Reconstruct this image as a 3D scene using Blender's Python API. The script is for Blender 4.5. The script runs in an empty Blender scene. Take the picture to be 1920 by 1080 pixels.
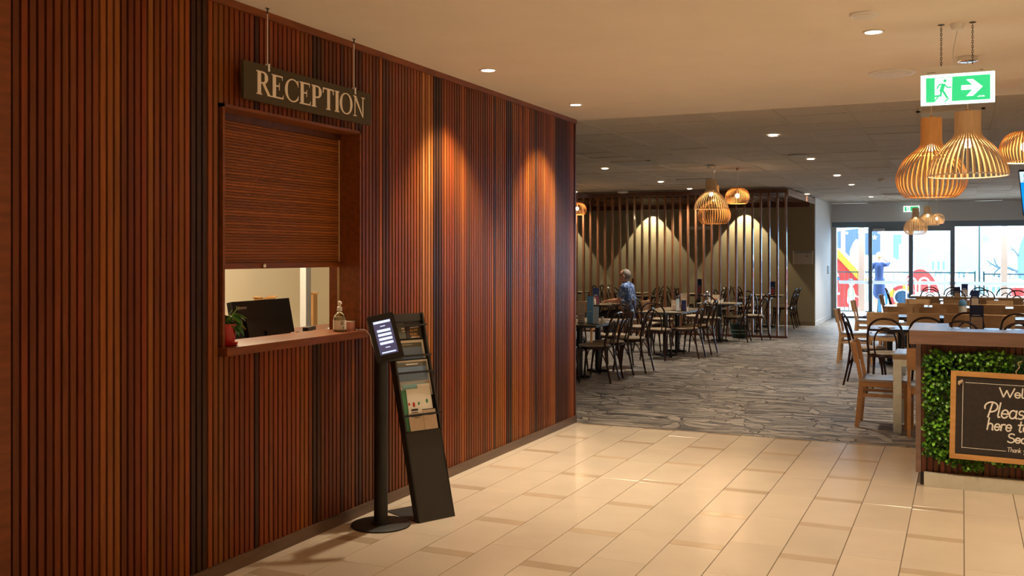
import bpy, bmesh, math, random
import numpy as np
from mathutils import Vector, Matrix
random.seed(7)
S = bpy.context.scene
COL = S.collection
PI = math.pi

# ------------------------------------------------------------------ camera
F, CX, CY, EYE, VX = 1859.0, 960.0, 477.0, 1.61, 1805.0     # focal length, principal point and eye height (1920x1080 frame)
YAW = math.atan((VX - CX) / F)
cd = bpy.data.cameras.new('camera'); cam = bpy.data.objects.new('camera', cd); COL.objects.link(cam)
cd.sensor_width = 36; cd.lens = F / 1920 * 36; cd.shift_y = (CY - 540) / 1920; cd.clip_end = 200
cam.location = (0, 0, EYE); cam.rotation_euler = (PI / 2, 0, YAW)
S.camera = cam
# ------------------------------------------------------------------ sky
W = bpy.data.worlds.new('sky'); S.world = W; W.use_nodes = True
bg = W.node_tree.nodes['Background']; bg.inputs[0].default_value = (0.78, 0.89, 1.0, 1); bg.inputs[1].default_value = 13.0
# ------------------------------------------------------------------ exposure
S.view_settings.view_transform = 'Standard'; S.view_settings.look = 'None'
S.view_settings.exposure = 0.3; S.view_settings.gamma = 1.0; S.view_settings.use_curve_mapping = False
S.cycles.max_bounces = 8; S.cycles.diffuse_bounces = 5; S.cycles.transparent_max_bounces = 12
S.cycles.sample_clamp_indirect = 6.0
S.cycles.caustics_reflective = False; S.cycles.caustics_refractive = False
WARM = (1.0, 0.82, 0.59); NEUT = (1.0, 0.88, 0.72)

def px(u, v, x=None, y=None, z=None):
    """point seen at photo pixel (u, v) on the plane x=, y= or z="""
    a, b = (u - CX) / F, (CY - v) / F
    c, s = math.cos(YAW), math.sin(YAW)
    r = Vector((-s + a * c, c + a * s, b))
    t = x / r.x if x is not None else (y / r.y if y is not None else (z - EYE) / r.z)
    return Vector((0, 0, EYE)) + r * t

def in_frame(x, y, z):
    d = -math.sin(YAW) * x + math.cos(YAW) * y
    if d < 0.1: return False
    u, v = CX + F * (math.cos(YAW) * x + math.sin(YAW) * y) / d, CY - F * (z - EYE) / d
    return 0 < u < 1920 and 0 < v < 1080

# ------------------------------------------------------------------ materials
def _nodes(name):
    m = bpy.data.materials.new(name); m.use_nodes = True
    nt = m.node_tree; return m, nt, nt.nodes['Principled BSDF']
def _n(nt, t, **kw):
    n = nt.nodes.new(t)
    for k, v in kw.items(): setattr(n, k, v)
    return n
def ramp(nt, stops):
    r = _n(nt, 'ShaderNodeValToRGB'); e = r.color_ramp.elements
    while len(e) < len(stops): e.new(0.5)
    for i, (p, c) in enumerate(stops): e[i].position = p; e[i].color = (*c, 1)
    return r
def mat(name, col, rough=0.5, metal=0.0, spec=0.5, noise=0.0, scale=8.0, stretch=(1, 1, 1), bump=0.0, emit=None, es=0.0, coat=0.0, rand=0.0, objcol=False):
    m, nt, b = _nodes(name)
    b.inputs['Base Color'].default_value = (*col, 1); b.inputs['Roughness'].default_value = rough
    b.inputs['Metallic'].default_value = metal; b.inputs['Specular IOR Level'].default_value = spec
    b.inputs['Coat Weight'].default_value = coat
    if emit: b.inputs['Emission Color'].default_value = (*emit, 1); b.inputs['Emission Strength'].default_value = es
    if noise or bump or rand or objcol:
        tc = _n(nt, 'ShaderNodeTexCoord'); mp = _n(nt, 'ShaderNodeMapping'); mp.inputs['Scale'].default_value = stretch
        nt.links.new(tc.outputs['Object'], mp.inputs['Vector'])
        oi = _n(nt, 'ShaderNodeObjectInfo')
        ad = _n(nt, 'ShaderNodeVectorMath', operation='ADD'); mu = _n(nt, 'ShaderNodeMath', operation='MULTIPLY'); mu.inputs[1].default_value = 37.0
        nt.links.new(oi.outputs['Random'], mu.inputs[0]); nt.links.new(mp.outputs[0], ad.inputs[0]); nt.links.new(mu.outputs[0], ad.inputs[1])
        nz = _n(nt, 'ShaderNodeTexNoise'); nz.inputs['Scale'].default_value = scale; nz.inputs['Detail'].default_value = 5
        nt.links.new(ad.outputs[0], nz.inputs['Vector'])
        mr = _n(nt, 'ShaderNodeMapRange'); mr.inputs[1].default_value = 0.25; mr.inputs[2].default_value = 0.75
        mr.inputs[3].default_value = 1 - noise; mr.inputs[4].default_value = 1 + noise
        nt.links.new(nz.outputs[0], mr.inputs[0])
        mr2 = _n(nt, 'ShaderNodeMapRange'); mr2.inputs[3].default_value = 1 - rand; mr2.inputs[4].default_value = 1 + rand
        nt.links.new(oi.outputs['Random'], mr2.inputs[0])
        mm = _n(nt, 'ShaderNodeMath', operation='MULTIPLY'); nt.links.new(mr.outputs[0], mm.inputs[0]); nt.links.new(mr2.outputs[0], mm.inputs[1])
        vm = _n(nt, 'ShaderNodeVectorMath', operation='SCALE'); vm.inputs[0].default_value = col
        if objcol: nt.links.new(oi.outputs['Color'], vm.inputs[0])
        nt.links.new(mm.outputs[0], vm.inputs['Scale']); nt.links.new(vm.outputs[0], b.inputs['Base Color'])
        if bump:
            bp = _n(nt, 'ShaderNodeBump'); bp.inputs['Strength'].default_value = bump; bp.inputs['Distance'].default_value = 0.01
            nt.links.new(nz.outputs[0], bp.inputs['Height']); nt.links.new(bp.outputs[0], b.inputs['Normal'])
    return m
def glass(name, tint=(0.95, 0.98, 1.0)):
    m = bpy.data.materials.new(name); m.use_nodes = True; nt = m.node_tree; nt.nodes.clear()
    o = _n(nt, 'ShaderNodeOutputMaterial'); mx = _n(nt, 'ShaderNodeMixShader'); fr = _n(nt, 'ShaderNodeFresnel'); fr.inputs[0].default_value = 1.35
    t = _n(nt, 'ShaderNodeBsdfTransparent'); t.inputs[0].default_value = (*tint, 1); g = _n(nt, 'ShaderNodeBsdfGlossy'); g.inputs['Roughness'].default_value = 0.02
    nt.links.new(fr.outputs[0], mx.inputs[0]); nt.links.new(t.outputs[0], mx.inputs[1]); nt.links.new(g.outputs[0], mx.inputs[2]); nt.links.new(mx.outputs[0], o.inputs[0])
    return m

M = {}
M['slat'] = mat('slat_timber', (0.2, 0.06, 0.02), 0.38, noise=0.28, scale=5, stretch=(6, 6, 0.5), objcol=True, spec=0.2)
M['timber'] = mat('mahogany_trim', (0.21, 0.058, 0.013), 0.38, spec=0.3, noise=0.3, scale=6, stretch=(6, 1, 6))
M['timber_dark'] = mat('dark_mahogany', (0.10, 0.028, 0.012), 0.4, noise=0.35, scale=5, stretch=(5, 5, 1))
M['shutter'] = mat('shutter_timber', (0.27, 0.080, 0.016), 0.5, spec=0.25, noise=0.16, scale=3, stretch=(1, 0.8, 1), rand=0.22)
M['backing'] = mat('black_backing', (0.006, 0.004, 0.004), 0.8)
M['skirting'] = mat('weathered_skirting', (0.13, 0.075, 0.045), 0.35, noise=0.3, scale=5, stretch=(4, 0.6, 4))
M['plaster'] = mat('cream_plaster', (0.84, 0.76, 0.66), 0.85, noise=0.03, scale=3)
M['cream_wall'] = mat('cream_wall', (0.84, 0.77, 0.62), 0.85)
M['white_wall'] = mat('white_wall', (0.85, 0.87, 0.89), 0.7)
M['olive_wall'] = mat('olive_brown_wall', (0.285, 0.235, 0.150), 0.75, noise=0.05, scale=4)
M['grey_wall'] = mat('grey_wall', (0.55, 0.56, 0.58), 0.8)
M['ctile'] = mat('ceiling_tile_board', (0.55, 0.49, 0.42), 1.0, spec=0.1, noise=0.06, scale=20, rand=0.05)
M['tee'] = mat('ceiling_tee', (0.55, 0.50, 0.43), 1.0, spec=0.0)
M['cross_tee'] = mat('cross_tee_painted_shadow', (0.22, 0.20, 0.18), 0.8)  # darker than the main tees: colour stands in for shadow lines between tiles
M['plenum'] = mat('plenum_dark', (0.12, 0.11, 0.10), 0.9)
M['ftile'] = mat('beige_porcelain', (0.70, 0.585, 0.45), 0.22, noise=0.06, scale=3, rand=0.035, spec=0.5)
M['fstrip'] = mat('tan_strip_tile', (0.61, 0.475, 0.335), 0.16, noise=0.08, scale=4, rand=0.10)
M['grout'] = mat('dark_grout', (0.14, 0.10, 0.07), 0.9)
M['black'] = mat('black_powdercoat', (0.012, 0.011, 0.011), 0.45)
M['black_sheen'] = mat('black_satin_steel', (0.03, 0.028, 0.024), 0.5, noise=0.1, scale=60)
M['plastic_black'] = mat('black_plastic', (0.012, 0.012, 0.015), 0.3)
M['signboard'] = mat('olive_sign_board', (0.078, 0.058, 0.026), 0.7, spec=0.2, noise=0.05, scale=30)
M['letter'] = mat('cream_lettering', (0.86, 0.74, 0.58), 0.6)
M['chrome'] = mat('brushed_chrome', (0.75, 0.74, 0.72), 0.2, metal=1.0)
M['steel'] = mat('galvanised_steel', (0.66, 0.74, 0.74), 0.32, metal=0.9, noise=0.15, scale=12)
M['white'] = mat('white_plastic', (0.82, 0.81, 0.78), 0.45)
M['bent'] = mat('walnut_bentwood', (0.034, 0.011, 0.007), 0.22, noise=0.2, scale=10)
M['vinyl'] = mat('tan_vinyl', (0.42, 0.33, 0.23), 0.4, noise=0.06, scale=20)
M['oak'] = mat('honey_beech', (0.58, 0.33, 0.15), 0.4, noise=0.12, scale=7, stretch=(2, 2, 8))
M['seatpad'] = mat('grey_vinyl_painted_sheen', (0.42, 0.40, 0.41), 0.2)  # grey lightened in the colour to stand in for sky reflected on the seats
M['ttop'] = mat('tabletop_laminate', (0.40, 0.30, 0.20), 0.22, noise=0.10, scale=6, stretch=(1, 6, 1))
M['tedge'] = mat('table_edge', (0.03, 0.03, 0.035), 0.4)
M['column'] = mat('blue_black_steel', (0.02, 0.026, 0.035), 0.3)
M['navy'] = mat('navy_card', (0.012, 0.03, 0.12), 0.4)
M['tan_card'] = mat('tan_card', (0.60, 0.47, 0.34), 0.55, noise=0.06, scale=30)
M['ltblue'] = mat('light_blue_card', (0.16, 0.42, 0.72), 0.4)
M['paleblue'] = mat('pale_blue_card', (0.52, 0.68, 0.82), 0.4)
M['maroon'] = mat('maroon_card', (0.30, 0.07, 0.10), 0.5)
M['paper'] = mat('paper_white', (0.80, 0.76, 0.66), 0.6)
M['ink'] = mat('black_ink', (0.02, 0.02, 0.02), 0.6)
M['post'] = mat('screen_timber', (0.22, 0.085, 0.036), 0.25, spec=0.8, coat=0.6, noise=0.25, scale=5, stretch=(5, 5, 0.6), rand=0.2)
M['alum'] = mat('blue_grey_aluminium', (0.14, 0.20, 0.27), 0.4, metal=0.2)
M['fence'] = mat('dark_green_fence', (0.015, 0.05, 0.055), 0.4)
M['birch'] = mat('birch_lamellae', (0.72, 0.38, 0.13), 0.45, noise=0.1, scale=8)
M['birch_pale'] = mat('pale_birch_lamellae', (0.66, 0.45, 0.25), 0.45, noise=0.1, scale=8)
M['bulb'] = mat('warm_bulb', (1, 0.9, 0.7), 0.3, emit=(1.0, 0.80, 0.50), es=12)
M['led'] = mat('downlight_glow', (1, 1, 1), 0.3, emit=(1.0, 0.92, 0.76), es=9)
M['ring'] = mat('downlight_ring', (0.78, 0.74, 0.68), 0.5)
M['glass'] = glass('clear_glass', (0.90, 0.93, 0.94))
M['glass_y'] = glass('clear_bottle', (0.90, 0.88, 0.78))
def frosted():
    m = bpy.data.materials.new('frosted_band'); m.use_nodes = True; nt = m.node_tree; nt.nodes.clear()
    o = _n(nt, 'ShaderNodeOutputMaterial'); mx = _n(nt, 'ShaderNodeMixShader'); mx.inputs[0].default_value = 0.6
    d = _n(nt, 'ShaderNodeBsdfDiffuse'); t = _n(nt, 'ShaderNodeBsdfTranslucent'); d.inputs[0].default_value = t.inputs[0].default_value = (.95, .97, .98, 1)
    nt.links.new(d.outputs[0], mx.inputs[1]); nt.links.new(t.outputs[0], mx.inputs[2]); nt.links.new(mx.outputs[0], o.inputs[0]); return m
M['band'] = frosted()
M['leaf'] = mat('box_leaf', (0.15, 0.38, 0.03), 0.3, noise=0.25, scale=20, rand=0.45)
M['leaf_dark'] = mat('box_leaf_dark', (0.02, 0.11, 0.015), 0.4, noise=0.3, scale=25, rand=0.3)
M['board'] = mat('chalkboard_black', (0.028, 0.022, 0.019), 0.75, noise=0.25, scale=40)
M['chalk'] = mat('chalk_paint', (0.88, 0.86, 0.80), 0.8)
M['frame_pine'] = mat('pine_frame', (0.56, 0.29, 0.095), 0.45, noise=0.15, scale=6, stretch=(1, 1, 5))
M['bench'] = mat('counter_timber', (0.20, 0.118, 0.088), 0.22, noise=0.2, scale=5, stretch=(0.6, 5, 5))
M['kick'] = mat('worn_white_kick', (0.62, 0.60, 0.50), 0.5, noise=0.12, scale=9)
M['red'] = mat('red_glaze', (0.50, 0.018, 0.012), 0.25)
M['skin'] = mat('skin', (0.62, 0.30, 0.18), 0.5)
M['skin_pale'] = mat('skin_pale', (0.70, 0.46, 0.36), 0.5)
M['hair_grey'] = mat('grey_hair', (0.20, 0.175, 0.15), 0.7, noise=0.3, scale=40)
M['hair_blond'] = mat('blond_hair', (0.62, 0.42, 0.2), 0.6, noise=0.3, scale=40)
M['hair_dark'] = mat('dark_hair', (0.05, 0.04, 0.04), 0.6)
M['navy_cloth'] = mat('navy_cloth', (0.02, 0.05, 0.16), 0.8)
M['dark_cloth'] = mat('dark_trousers', (0.015, 0.015, 0.02), 0.85)
M['green_cloth'] = mat('green_white_cloth', (0.40, 0.72, 0.36), 0.8, noise=0.3, scale=8)
M['white_cloth'] = mat('white_cloth', (0.8, 0.82, 0.85), 0.8)
M['cardboard'] = mat('cardboard', (0.50, 0.28, 0.11), 0.8)
M['pink'] = mat('pink_box', (0.72, 0.36, 0.30), 0.6)
M['teal'] = mat('teal_weave', (0.012, 0.035, 0.032), 0.7, noise=0.3, scale=40)
M['mint'] = mat('mint_weave', (0.30, 0.50, 0.42), 0.7, noise=0.2, scale=40)
M['lablet'] = M['white']

def carpet_mat():
    m, nt, b = _nodes('leaf_pattern_carpet')
    b.inputs['Roughness'].default_value = 0.46; b.inputs['Specular IOR Level'].default_value = 0.75; b.inputs['Sheen Weight'].default_value = 0.06; b.inputs['Sheen Roughness'].default_value = 0.3
    tc = _n(nt, 'ShaderNodeTexCoord')
    def mapped(sc, rot=0):
        mp = _n(nt, 'ShaderNodeMapping'); mp.inputs['Scale'].default_value = sc; mp.inputs['Rotation'].default_value = (0, 0, rot)
        nt.links.new(tc.outputs['Object'], mp.inputs['Vector']); return mp
    warp = _n(nt, 'ShaderNodeTexNoise'); warp.inputs['Scale'].default_value = 2.6; warp.inputs['Detail'].default_value = 3
    m0 = mapped((1.0, 1.0, 1)); nt.links.new(m0.outputs[0], warp.inputs['Vector'])
    def warped(sc, amt):
        mp = mapped(sc); ad = _n(nt, 'ShaderNodeVectorMath', operation='MULTIPLY_ADD')
        nt.links.new(warp.outputs['Color'], ad.inputs[0]); ad.inputs[1].default_value = (amt, amt, 0); nt.links.new(mp.outputs[0], ad.inputs[2]); return ad
    # streaks along X
    st = _n(nt, 'ShaderNodeTexNoise'); st.inputs['Scale'].default_value = 3.0; st.inputs['Detail'].default_value = 6; st.inputs['Roughness'].default_value = 0.65
    ms = warped((0.55, 4.2, 1), 0.9); nt.links.new(ms.outputs[0], st.inputs['Vector'])
    rs = ramp(nt, [(0.36, (0.014, 0.014, 0.019)), (0.46, (0.10, 0.092, 0.088)), (0.55, (0.25, 0.21, 0.165)), (0.68, (0.50, 0.44, 0.37))])
    nt.links.new(st.outputs[0], rs.inputs[0])
    # bunches of pointed leaves radiating from scattered centres, each leaf outlined in black
    def mth(op, x, y=None, z=None):
        n = _n(nt, 'ShaderNodeMath', operation=op)
        for i, q in enumerate((x, y, z)):
            if q is None: continue
            if isinstance(q, (int, float)): n.inputs[i].default_value = q
            else: nt.links.new(q, n.inputs[i])
        return n.outputs[0]
    def leaves(col_in, scale, off, nleaf, thr, tint):
        mv = warped((0.80, 1.25, 1), 0.34); ofs = _n(nt, 'ShaderNodeVectorMath', operation='ADD'); ofs.inputs[1].default_value = (off, off * .7, 0); nt.links.new(mv.outputs[0], ofs.inputs[0])
        vo = _n(nt, 'ShaderNodeTexVoronoi', feature='F1', voronoi_dimensions='2D'); vo.inputs['Scale'].default_value = scale; nt.links.new(ofs.outputs[0], vo.inputs['Vector'])
        df = _n(nt, 'ShaderNodeVectorMath', operation='SUBTRACT'); nt.links.new(ofs.outputs[0], df.inputs[0]); nt.links.new(vo.outputs['Position'], df.inputs[1])
        xyz = _n(nt, 'ShaderNodeSeparateXYZ'); nt.links.new(df.outputs[0], xyz.inputs[0]); cs = _n(nt, 'ShaderNodeSeparateColor'); nt.links.new(vo.outputs['Color'], cs.inputs[0])
        r = mth('SQRT', mth('ADD', mth('MULTIPLY', xyz.outputs[0], xyz.outputs[0]), mth('MULTIPLY', xyz.outputs[1], xyz.outputs[1])))
        q = mth('ADD', mth('MULTIPLY', mth('ARCTAN2', xyz.outputs[1], xyz.outputs[0]), nleaf / (2 * PI)), mth('MULTIPLY', cs.outputs[0], 50.0))
        edge = mth('MULTIPLY', mth('ABSOLUTE', mth('SUBTRACT', mth('FRACT', q), 0.5)), 2.0)
        wn = _n(nt, 'ShaderNodeTexWhiteNoise', noise_dimensions='1D'); nt.links.new(mth('ADD', mth('FLOOR', q), mth('MULTIPLY', cs.outputs[1], 91.0)), wn.inputs['W'])
        rm = mth('MULTIPLY_ADD', wn.outputs['Value'], 0.34, 0.20); sr = mth('MINIMUM', mth('DIVIDE', r, rm), 1.0)
        wmax = mth('MULTIPLY', mth('MULTIPLY', mth('POWER', sr, 0.5), mth('SUBTRACT', 1.0, mth('POWER', sr, 1.5))), 1.45)
        md = mth('MULTIPLY', mth('SUBTRACT', wmax, edge), mth('ADD', r, 0.03))
        keep = mth('GREATER_THAN', wn.outputs['Value'], thr)
        ins = mth('MULTIPLY', mth('GREATER_THAN', md, 0.0), keep)
        lin = mth('MULTIPLY', mth('LESS_THAN', mth('ABSOLUTE', md), 0.019), mth('MULTIPLY', keep, mth('LESS_THAN', r, rm)))
        c1 = _n(nt, 'ShaderNodeMixRGB'); c1.inputs[2].default_value = (*tint, 1); nt.links.new(mth('MULTIPLY', ins, 0.45), c1.inputs[0]); nt.links.new(col_in, c1.inputs[1])
        c2 = _n(nt, 'ShaderNodeMixRGB'); c2.inputs[2].default_value = (0.007, 0.007, 0.009, 1); nt.links.new(mth('MULTIPLY', lin, 0.92), c2.inputs[0]); nt.links.new(c1.outputs[0], c2.inputs[1])
        return c2.outputs[0]
    c = leaves(rs.outputs[0], 1.30, 0.0, 8, 0.25, (0.50, 0.43, 0.35))
    c = leaves(c, 1.10, 7.3, 7, 0.40, (0.36, 0.32, 0.28))
    nt.links.new(c, b.inputs['Base Color'])
    return m
M['carpet'] = carpet_mat()
def check_mat():
    m, nt, b = _nodes('blue_check_shirt'); b.inputs['Roughness'].default_value = 0.8
    tc = _n(nt, 'ShaderNodeTexCoord'); mp = _n(nt, 'ShaderNodeMapping'); mp.inputs['Scale'].default_value = (1, 1, 1)
    nt.links.new(tc.outputs['Object'], mp.inputs[0])
    ck = _n(nt, 'ShaderNodeTexChecker'); ck.inputs['Scale'].default_value = 44; ck.inputs[1].default_value = (0.012, 0.03, 0.13, 1); ck.inputs[2].default_value = (0.09, 0.17, 0.40, 1)
    nz = _n(nt, 'ShaderNodeTexNoise'); nz.inputs['Scale'].default_value = 16
    mx = _n(nt, 'ShaderNodeMixRGB'); mx.inputs[2].default_value = (0.30, 0.40, 0.62, 1)
    r = _n(nt, 'ShaderNodeMapRange'); r.inputs[1].default_value = 0.5; r.inputs[2].default_value = 0.6; nt.links.new(nz.outputs[0], r.inputs[0])
    nt.links.new(mp.outputs[0], ck.inputs[0]); nt.links.new(ck.outputs[0], mx.inputs[1]); nt.links.new(r.outputs[0], mx.inputs[0]); nt.links.new(mx.outputs[0], b.inputs['Base Color'])
    return m
M['check'] = check_mat()
def flat(name, c, r=0.6): 
    if name not in M: M[name] = mat(name, c, r)
    return M[name]
def glow(name, c, s):
    if name not in M: M[name] = mat(name, c, 0.4, emit=c, es=s)
    return M[name]

# ------------------------------------------------------------------ mesh helpers
class MB:
    def __init__(s): s.v = []; s.f = []; s.mi = []
    def add(s, vs, fs, mi=0):
        o = len(s.v); s.v += [tuple(p) for p in vs]; s.f += [tuple(i + o for i in f) for f in fs]; s.mi += [mi] * len(fs); return s
    def box(s, x0, x1, y0, y1, z0, z1, mi=0):
        vs = [(x, y, z) for z in (z0, z1) for y in (y0, y1) for x in (x0, x1)]
        return s.add(vs, [(0, 2, 3, 1), (4, 5, 7, 6), (0, 1, 5, 4), (2, 6, 7, 3), (0, 4, 6, 2), (1, 3, 7, 5)], mi)
    def bar(s, a, b, w, h, up=(0, 0, 1), mi=0):
        a, b, up = Vector(a), Vector(b), Vector(up); d = (b - a).normalized(); r = d.cross(up)
        if r.length < 1e-4: r = d.cross(Vector((1, 0, 0)))
        r.normalize(); u = r.cross(d)
        vs = [p + r * sx * w / 2 + u * sy * h / 2 for p in (a, b) for sx, sy in ((-1, -1), (1, -1), (1, 1), (-1, 1))]
        return s.add(vs, [(0, 1, 2, 3), (7, 6, 5, 4), (0, 4, 5, 1), (1, 5, 6, 2), (2, 6, 7, 3), (3, 7, 4, 0)], mi)
    def tube(s, pts, r, n=8, cap=True, mi=0, closed=False):
        P = [Vector(p) for p in pts]; k = len(P); R = r if isinstance(r, (list, tuple)) else [r] * k
        up = Vector((0, 0, 1)); rings = []; prev = None
        for i, p in enumerate(P):
            if closed: d = P[(i + 1) % k] - P[i - 1]
            else: d = P[min(i + 1, k - 1)] - P[max(i - 1, 0)]
            d.normalize()
            if prev is None:
                a = d.cross(up)
                if a.length < 1e-3: a = d.cross(Vector((1, 0, 0)))
            else: a = prev - d * prev.dot(d)
            a.normalize(); prev = a; b = d.cross(a)
            rings.append([p + (a * math.cos(2 * PI * j / n) + b * math.sin(2 * PI * j / n)) * R[i] for j in range(n)])
        vs = [q for ring in rings for q in ring]; fs = []
        for i in range(k if closed else k - 1):
            i2 = (i + 1) % k
            for j in range(n): fs.append((i * n + j, i * n + (j + 1) % n, i2 * n + (j + 1) % n, i2 * n + j))
        if cap and not closed: fs += [tuple(range(n))[::-1], tuple((k - 1) * n + j for j in range(n))]
        return s.add(vs, fs, mi)
    def lathe(s, prof, n=24, c=(0, 0, 0), mi=0, cap=True):
        k = len(prof); vs = [(c[0] + r * math.cos(2 * PI * j / n), c[1] + r * math.sin(2 * PI * j / n), c[2] + z) for r, z in prof for j in range(n)]
        fs = [(i * n + j, i * n + (j + 1) % n, (i + 1) * n + (j + 1) % n, (i + 1) * n + j) for i in range(k - 1) for j in range(n)]
        if cap: fs += [tuple(range(n))[::-1], tuple((k - 1) * n + j for j in range(n))]
        return s.add(vs, fs, mi)
    def prism(s, poly, t0, t1, fn, mi=0):
        """poly of (a, b) extruded t0..t1; fn(a, b, t) -> point"""
        n = len(poly); vs = [fn(a, b, t0) for a, b in poly] + [fn(a, b, t1) for a, b in poly]
        return s.add(vs, [tuple(range(n))[::-1], tuple(range(n, 2 * n))] + [(i, (i + 1) % n, n + (i + 1) % n, n + i) for i in range(n)], mi)
    def ell(s, c, r, n=12, k=8, mi=0):
        vs = []; c = Vector(c)
        for i in range(1, k):
            t = PI * i / k
            for j in range(n):
                p = 2 * PI * j / n; vs.append((c.x + r[0] * math.sin(t) * math.cos(p), c.y + r[1] * math.sin(t) * math.sin(p), c.z + r[2] * math.cos(t)))
        vs += [(c.x, c.y, c.z + r[2]), (c.x, c.y, c.z - r[2])]; T, B = len(vs) - 2, len(vs) - 1
        fs = [(i * n + j, (i + 1) * n + j, (i + 1) * n + (j + 1) % n, i * n + (j + 1) % n) for i in range(k - 2) for j in range(n)]
        fs += [(T, j, (j + 1) % n) for j in range(n)] + [(B, (k - 2) * n + (j + 1) % n, (k - 2) * n + j) for j in range(n)]
        return s.add(vs, fs, mi)
    def mesh(s, name, mats, smooth=False):
        me = bpy.data.meshes.new(name); me.from_pydata(s.v, [], s.f)
        for m in (mats if isinstance(mats, (list, tuple)) else [mats]): me.materials.append(M[m] if isinstance(m, str) else m)
        me.polygons.foreach_set('material_index', s.mi)
        if smooth:
            me.polygons.foreach_set('use_smooth', [True] * len(s.f))
        bm = bmesh.new(); bm.from_mesh(me); bmesh.ops.recalc_face_normals(bm, faces=bm.faces); bm.to_mesh(me); bm.free()
        if smooth: me.set_sharp_from_angle(angle=math.radians(40))
        return me
def link(name, me, parent=None, loc=None, rot=None):
    o = bpy.data.objects.new(name, me); COL.objects.link(o)
    if parent is not None: o.parent = parent
    if loc is not None: o.location = loc
    if rot is not None: o.rotation_euler = rot
    return o
def obj(name, mb, mats, parent=None, smooth=False, loc=None, rot=None):
    return link(name, mb.mesh(name, mats, smooth), parent, loc, rot)
def tag(o, label, cat, group=None):
    o['label'] = label; o['category'] = cat
    if group: o['group'] = group
    return o
def thing(name, label, cat, loc=(0, 0, 0), rz=0.0, group=None):
    o = link(name, None, None, loc, (0, 0, rz)); o.empty_display_size = 0.1
    return tag(o, label, cat, group)
def struct(name, mb, mats, parent=None):
    o = obj(name, mb, mats, parent)
    if parent is None: o['kind'] = 'structure'
    return o
def box(x0, x1, y0, y1, z0, z1): return MB().box(x0, x1, y0, y1, z0, z1)
def dup(root, loc, rz, label=None, group=None, scale=None):
    r = root.copy(); COL.objects.link(r); r.location = loc; r.rotation_euler = (0, 0, rz)
    if scale: r.scale = (scale,) * 3
    if label: r['label'] = label
    if group: r['group'] = group
    for ch in KIDS(root):
        c = ch.copy(); COL.objects.link(c); c.parent = r
        for g in KIDS(ch):
            d = g.copy(); COL.objects.link(d); d.parent = c
    return r
def KIDS(o): return [q for q in bpy.data.objects if q.parent == o]
_kidcache = {}
def dupc(root, *a, **k):
    """dup with cached child lists"""
    if root.name not in _kidcache: _kidcache[root.name] = [(c, KIDS(c)) for c in KIDS(root)]
    r = root.copy(); COL.objects.link(r); loc, rz = a[0], a[1]; r.location = loc; r.rotation_euler = (0, 0, rz)
    if k.get('label'): r['label'] = k['label']
    if k.get('group'): r['group'] = k['group']
    if k.get('scale'): r.scale = (k['scale'],) * 3
    for c0, gs in _kidcache[root.name]:
        c = c0.copy(); COL.objects.link(c); c.parent = r
        for g in gs: d = g.copy(); COL.objects.link(d); d.parent = c
    return r
def smoothpath(pts, n=6):
    P = [Vector(p) for p in pts]; out = []
    for i in range(len(P) - 1):
        p0, p1, p2, p3 = P[max(i - 1, 0)], P[i], P[i + 1], P[min(i + 2, len(P) - 1)]
        for j in range(n):
            t = j / n; out.append(0.5 * ((2 * p1) + (p2 - p0) * t + (2 * p0 - 5 * p1 + 4 * p2 - p3) * t * t + (3 * p1 - p0 - 3 * p2 + p3) * t ** 3))
    out.append(P[-1]); return out
def text_mesh(body, size, mat_, extrude=0.0008, align='LEFT', shear=0.0):
    cu = bpy.data.curves.new('text', 'FONT'); cu.body = body; cu.size = size; cu.extrude = extrude; cu.align_x = align; cu.shear = shear; cu.resolution_u = 3
    o = bpy.data.objects.new('text', cu); COL.objects.link(o)
    bpy.context.view_layer.update()
    me = bpy.data.meshes.new_from_object(o.evaluated_get(bpy.context.evaluated_depsgraph_get()))
    bpy.data.objects.remove(o); me.materials.clear(); me.materials.append(M[mat_] if isinstance(mat_, str) else mat_)
    return me
def spot(name, loc, power, color, angle=115, blend=0.7, parent=None, r=0.05, rot=(0, 0, 0)):
    l = bpy.data.lights.new(name, 'SPOT'); l.energy = power; l.color = color; l.spot_size = math.radians(angle); l.spot_blend = blend; l.shadow_soft_size = r
    o = bpy.data.objects.new(name, l); COL.objects.link(o); o.location = loc; o.rotation_euler = rot
    if parent: o.parent = parent
    return o
def point(name, loc, power, color, r=0.04, parent=None):
    l = bpy.data.lights.new(name, 'POINT'); l.energy = power; l.color = color; l.shadow_soft_size = r
    o = bpy.data.objects.new(name, l); COL.objects.link(o); o.location = loc
    if parent: o.parent = parent
    return o

# ================================================================== STRUCTURE
XW = -3.38            # face of the slatted wall
YE = 8.90             # end of the slatted wall and edge of the tiles
HC = 2.90             # ceiling height
WY0, WY1, WZ0, WZ1 = 3.922, 5.179, 1.10, 2.368   # reception window opening (outer frame)

# ---- tiled floor
fl = struct('floor', box(-3.6, 5.2, -4.2, YE - 0.03, -0.06, -0.003), 'grout')
TX0 = -0.893; NXL = -9; G = 0.0022
tile_me = {}
def tile_mesh(w, l, m):
    k = (round(w, 4), round(l, 4), m)
    if k not in tile_me:
        mb = MB(); h = 0.0012
        vs = [(0, 0, -0.01), (w, 0, -0.01), (w, l, -0.01), (0, l, -0.01), (0, 0, -h), (w, 0, -h), (w, l, -h), (0, l, -h), (h, h, 0), (w - h, h, 0), (w - h, l - h, 0), (h, l - h, 0)]
        mb.add(vs, [(8, 9, 10, 11)] + [(i, (i + 1) % 4, 4 + (i + 1) % 4, 4 + i) for i in range(4)] + [(4 + i, 4 + (i + 1) % 4, 8 + (i + 1) % 4, 8 + i) for i in range(4)])
        tile_me[k] = mb.mesh('tile', m)
    return tile_me[k]
far_tiles = MB()
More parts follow.
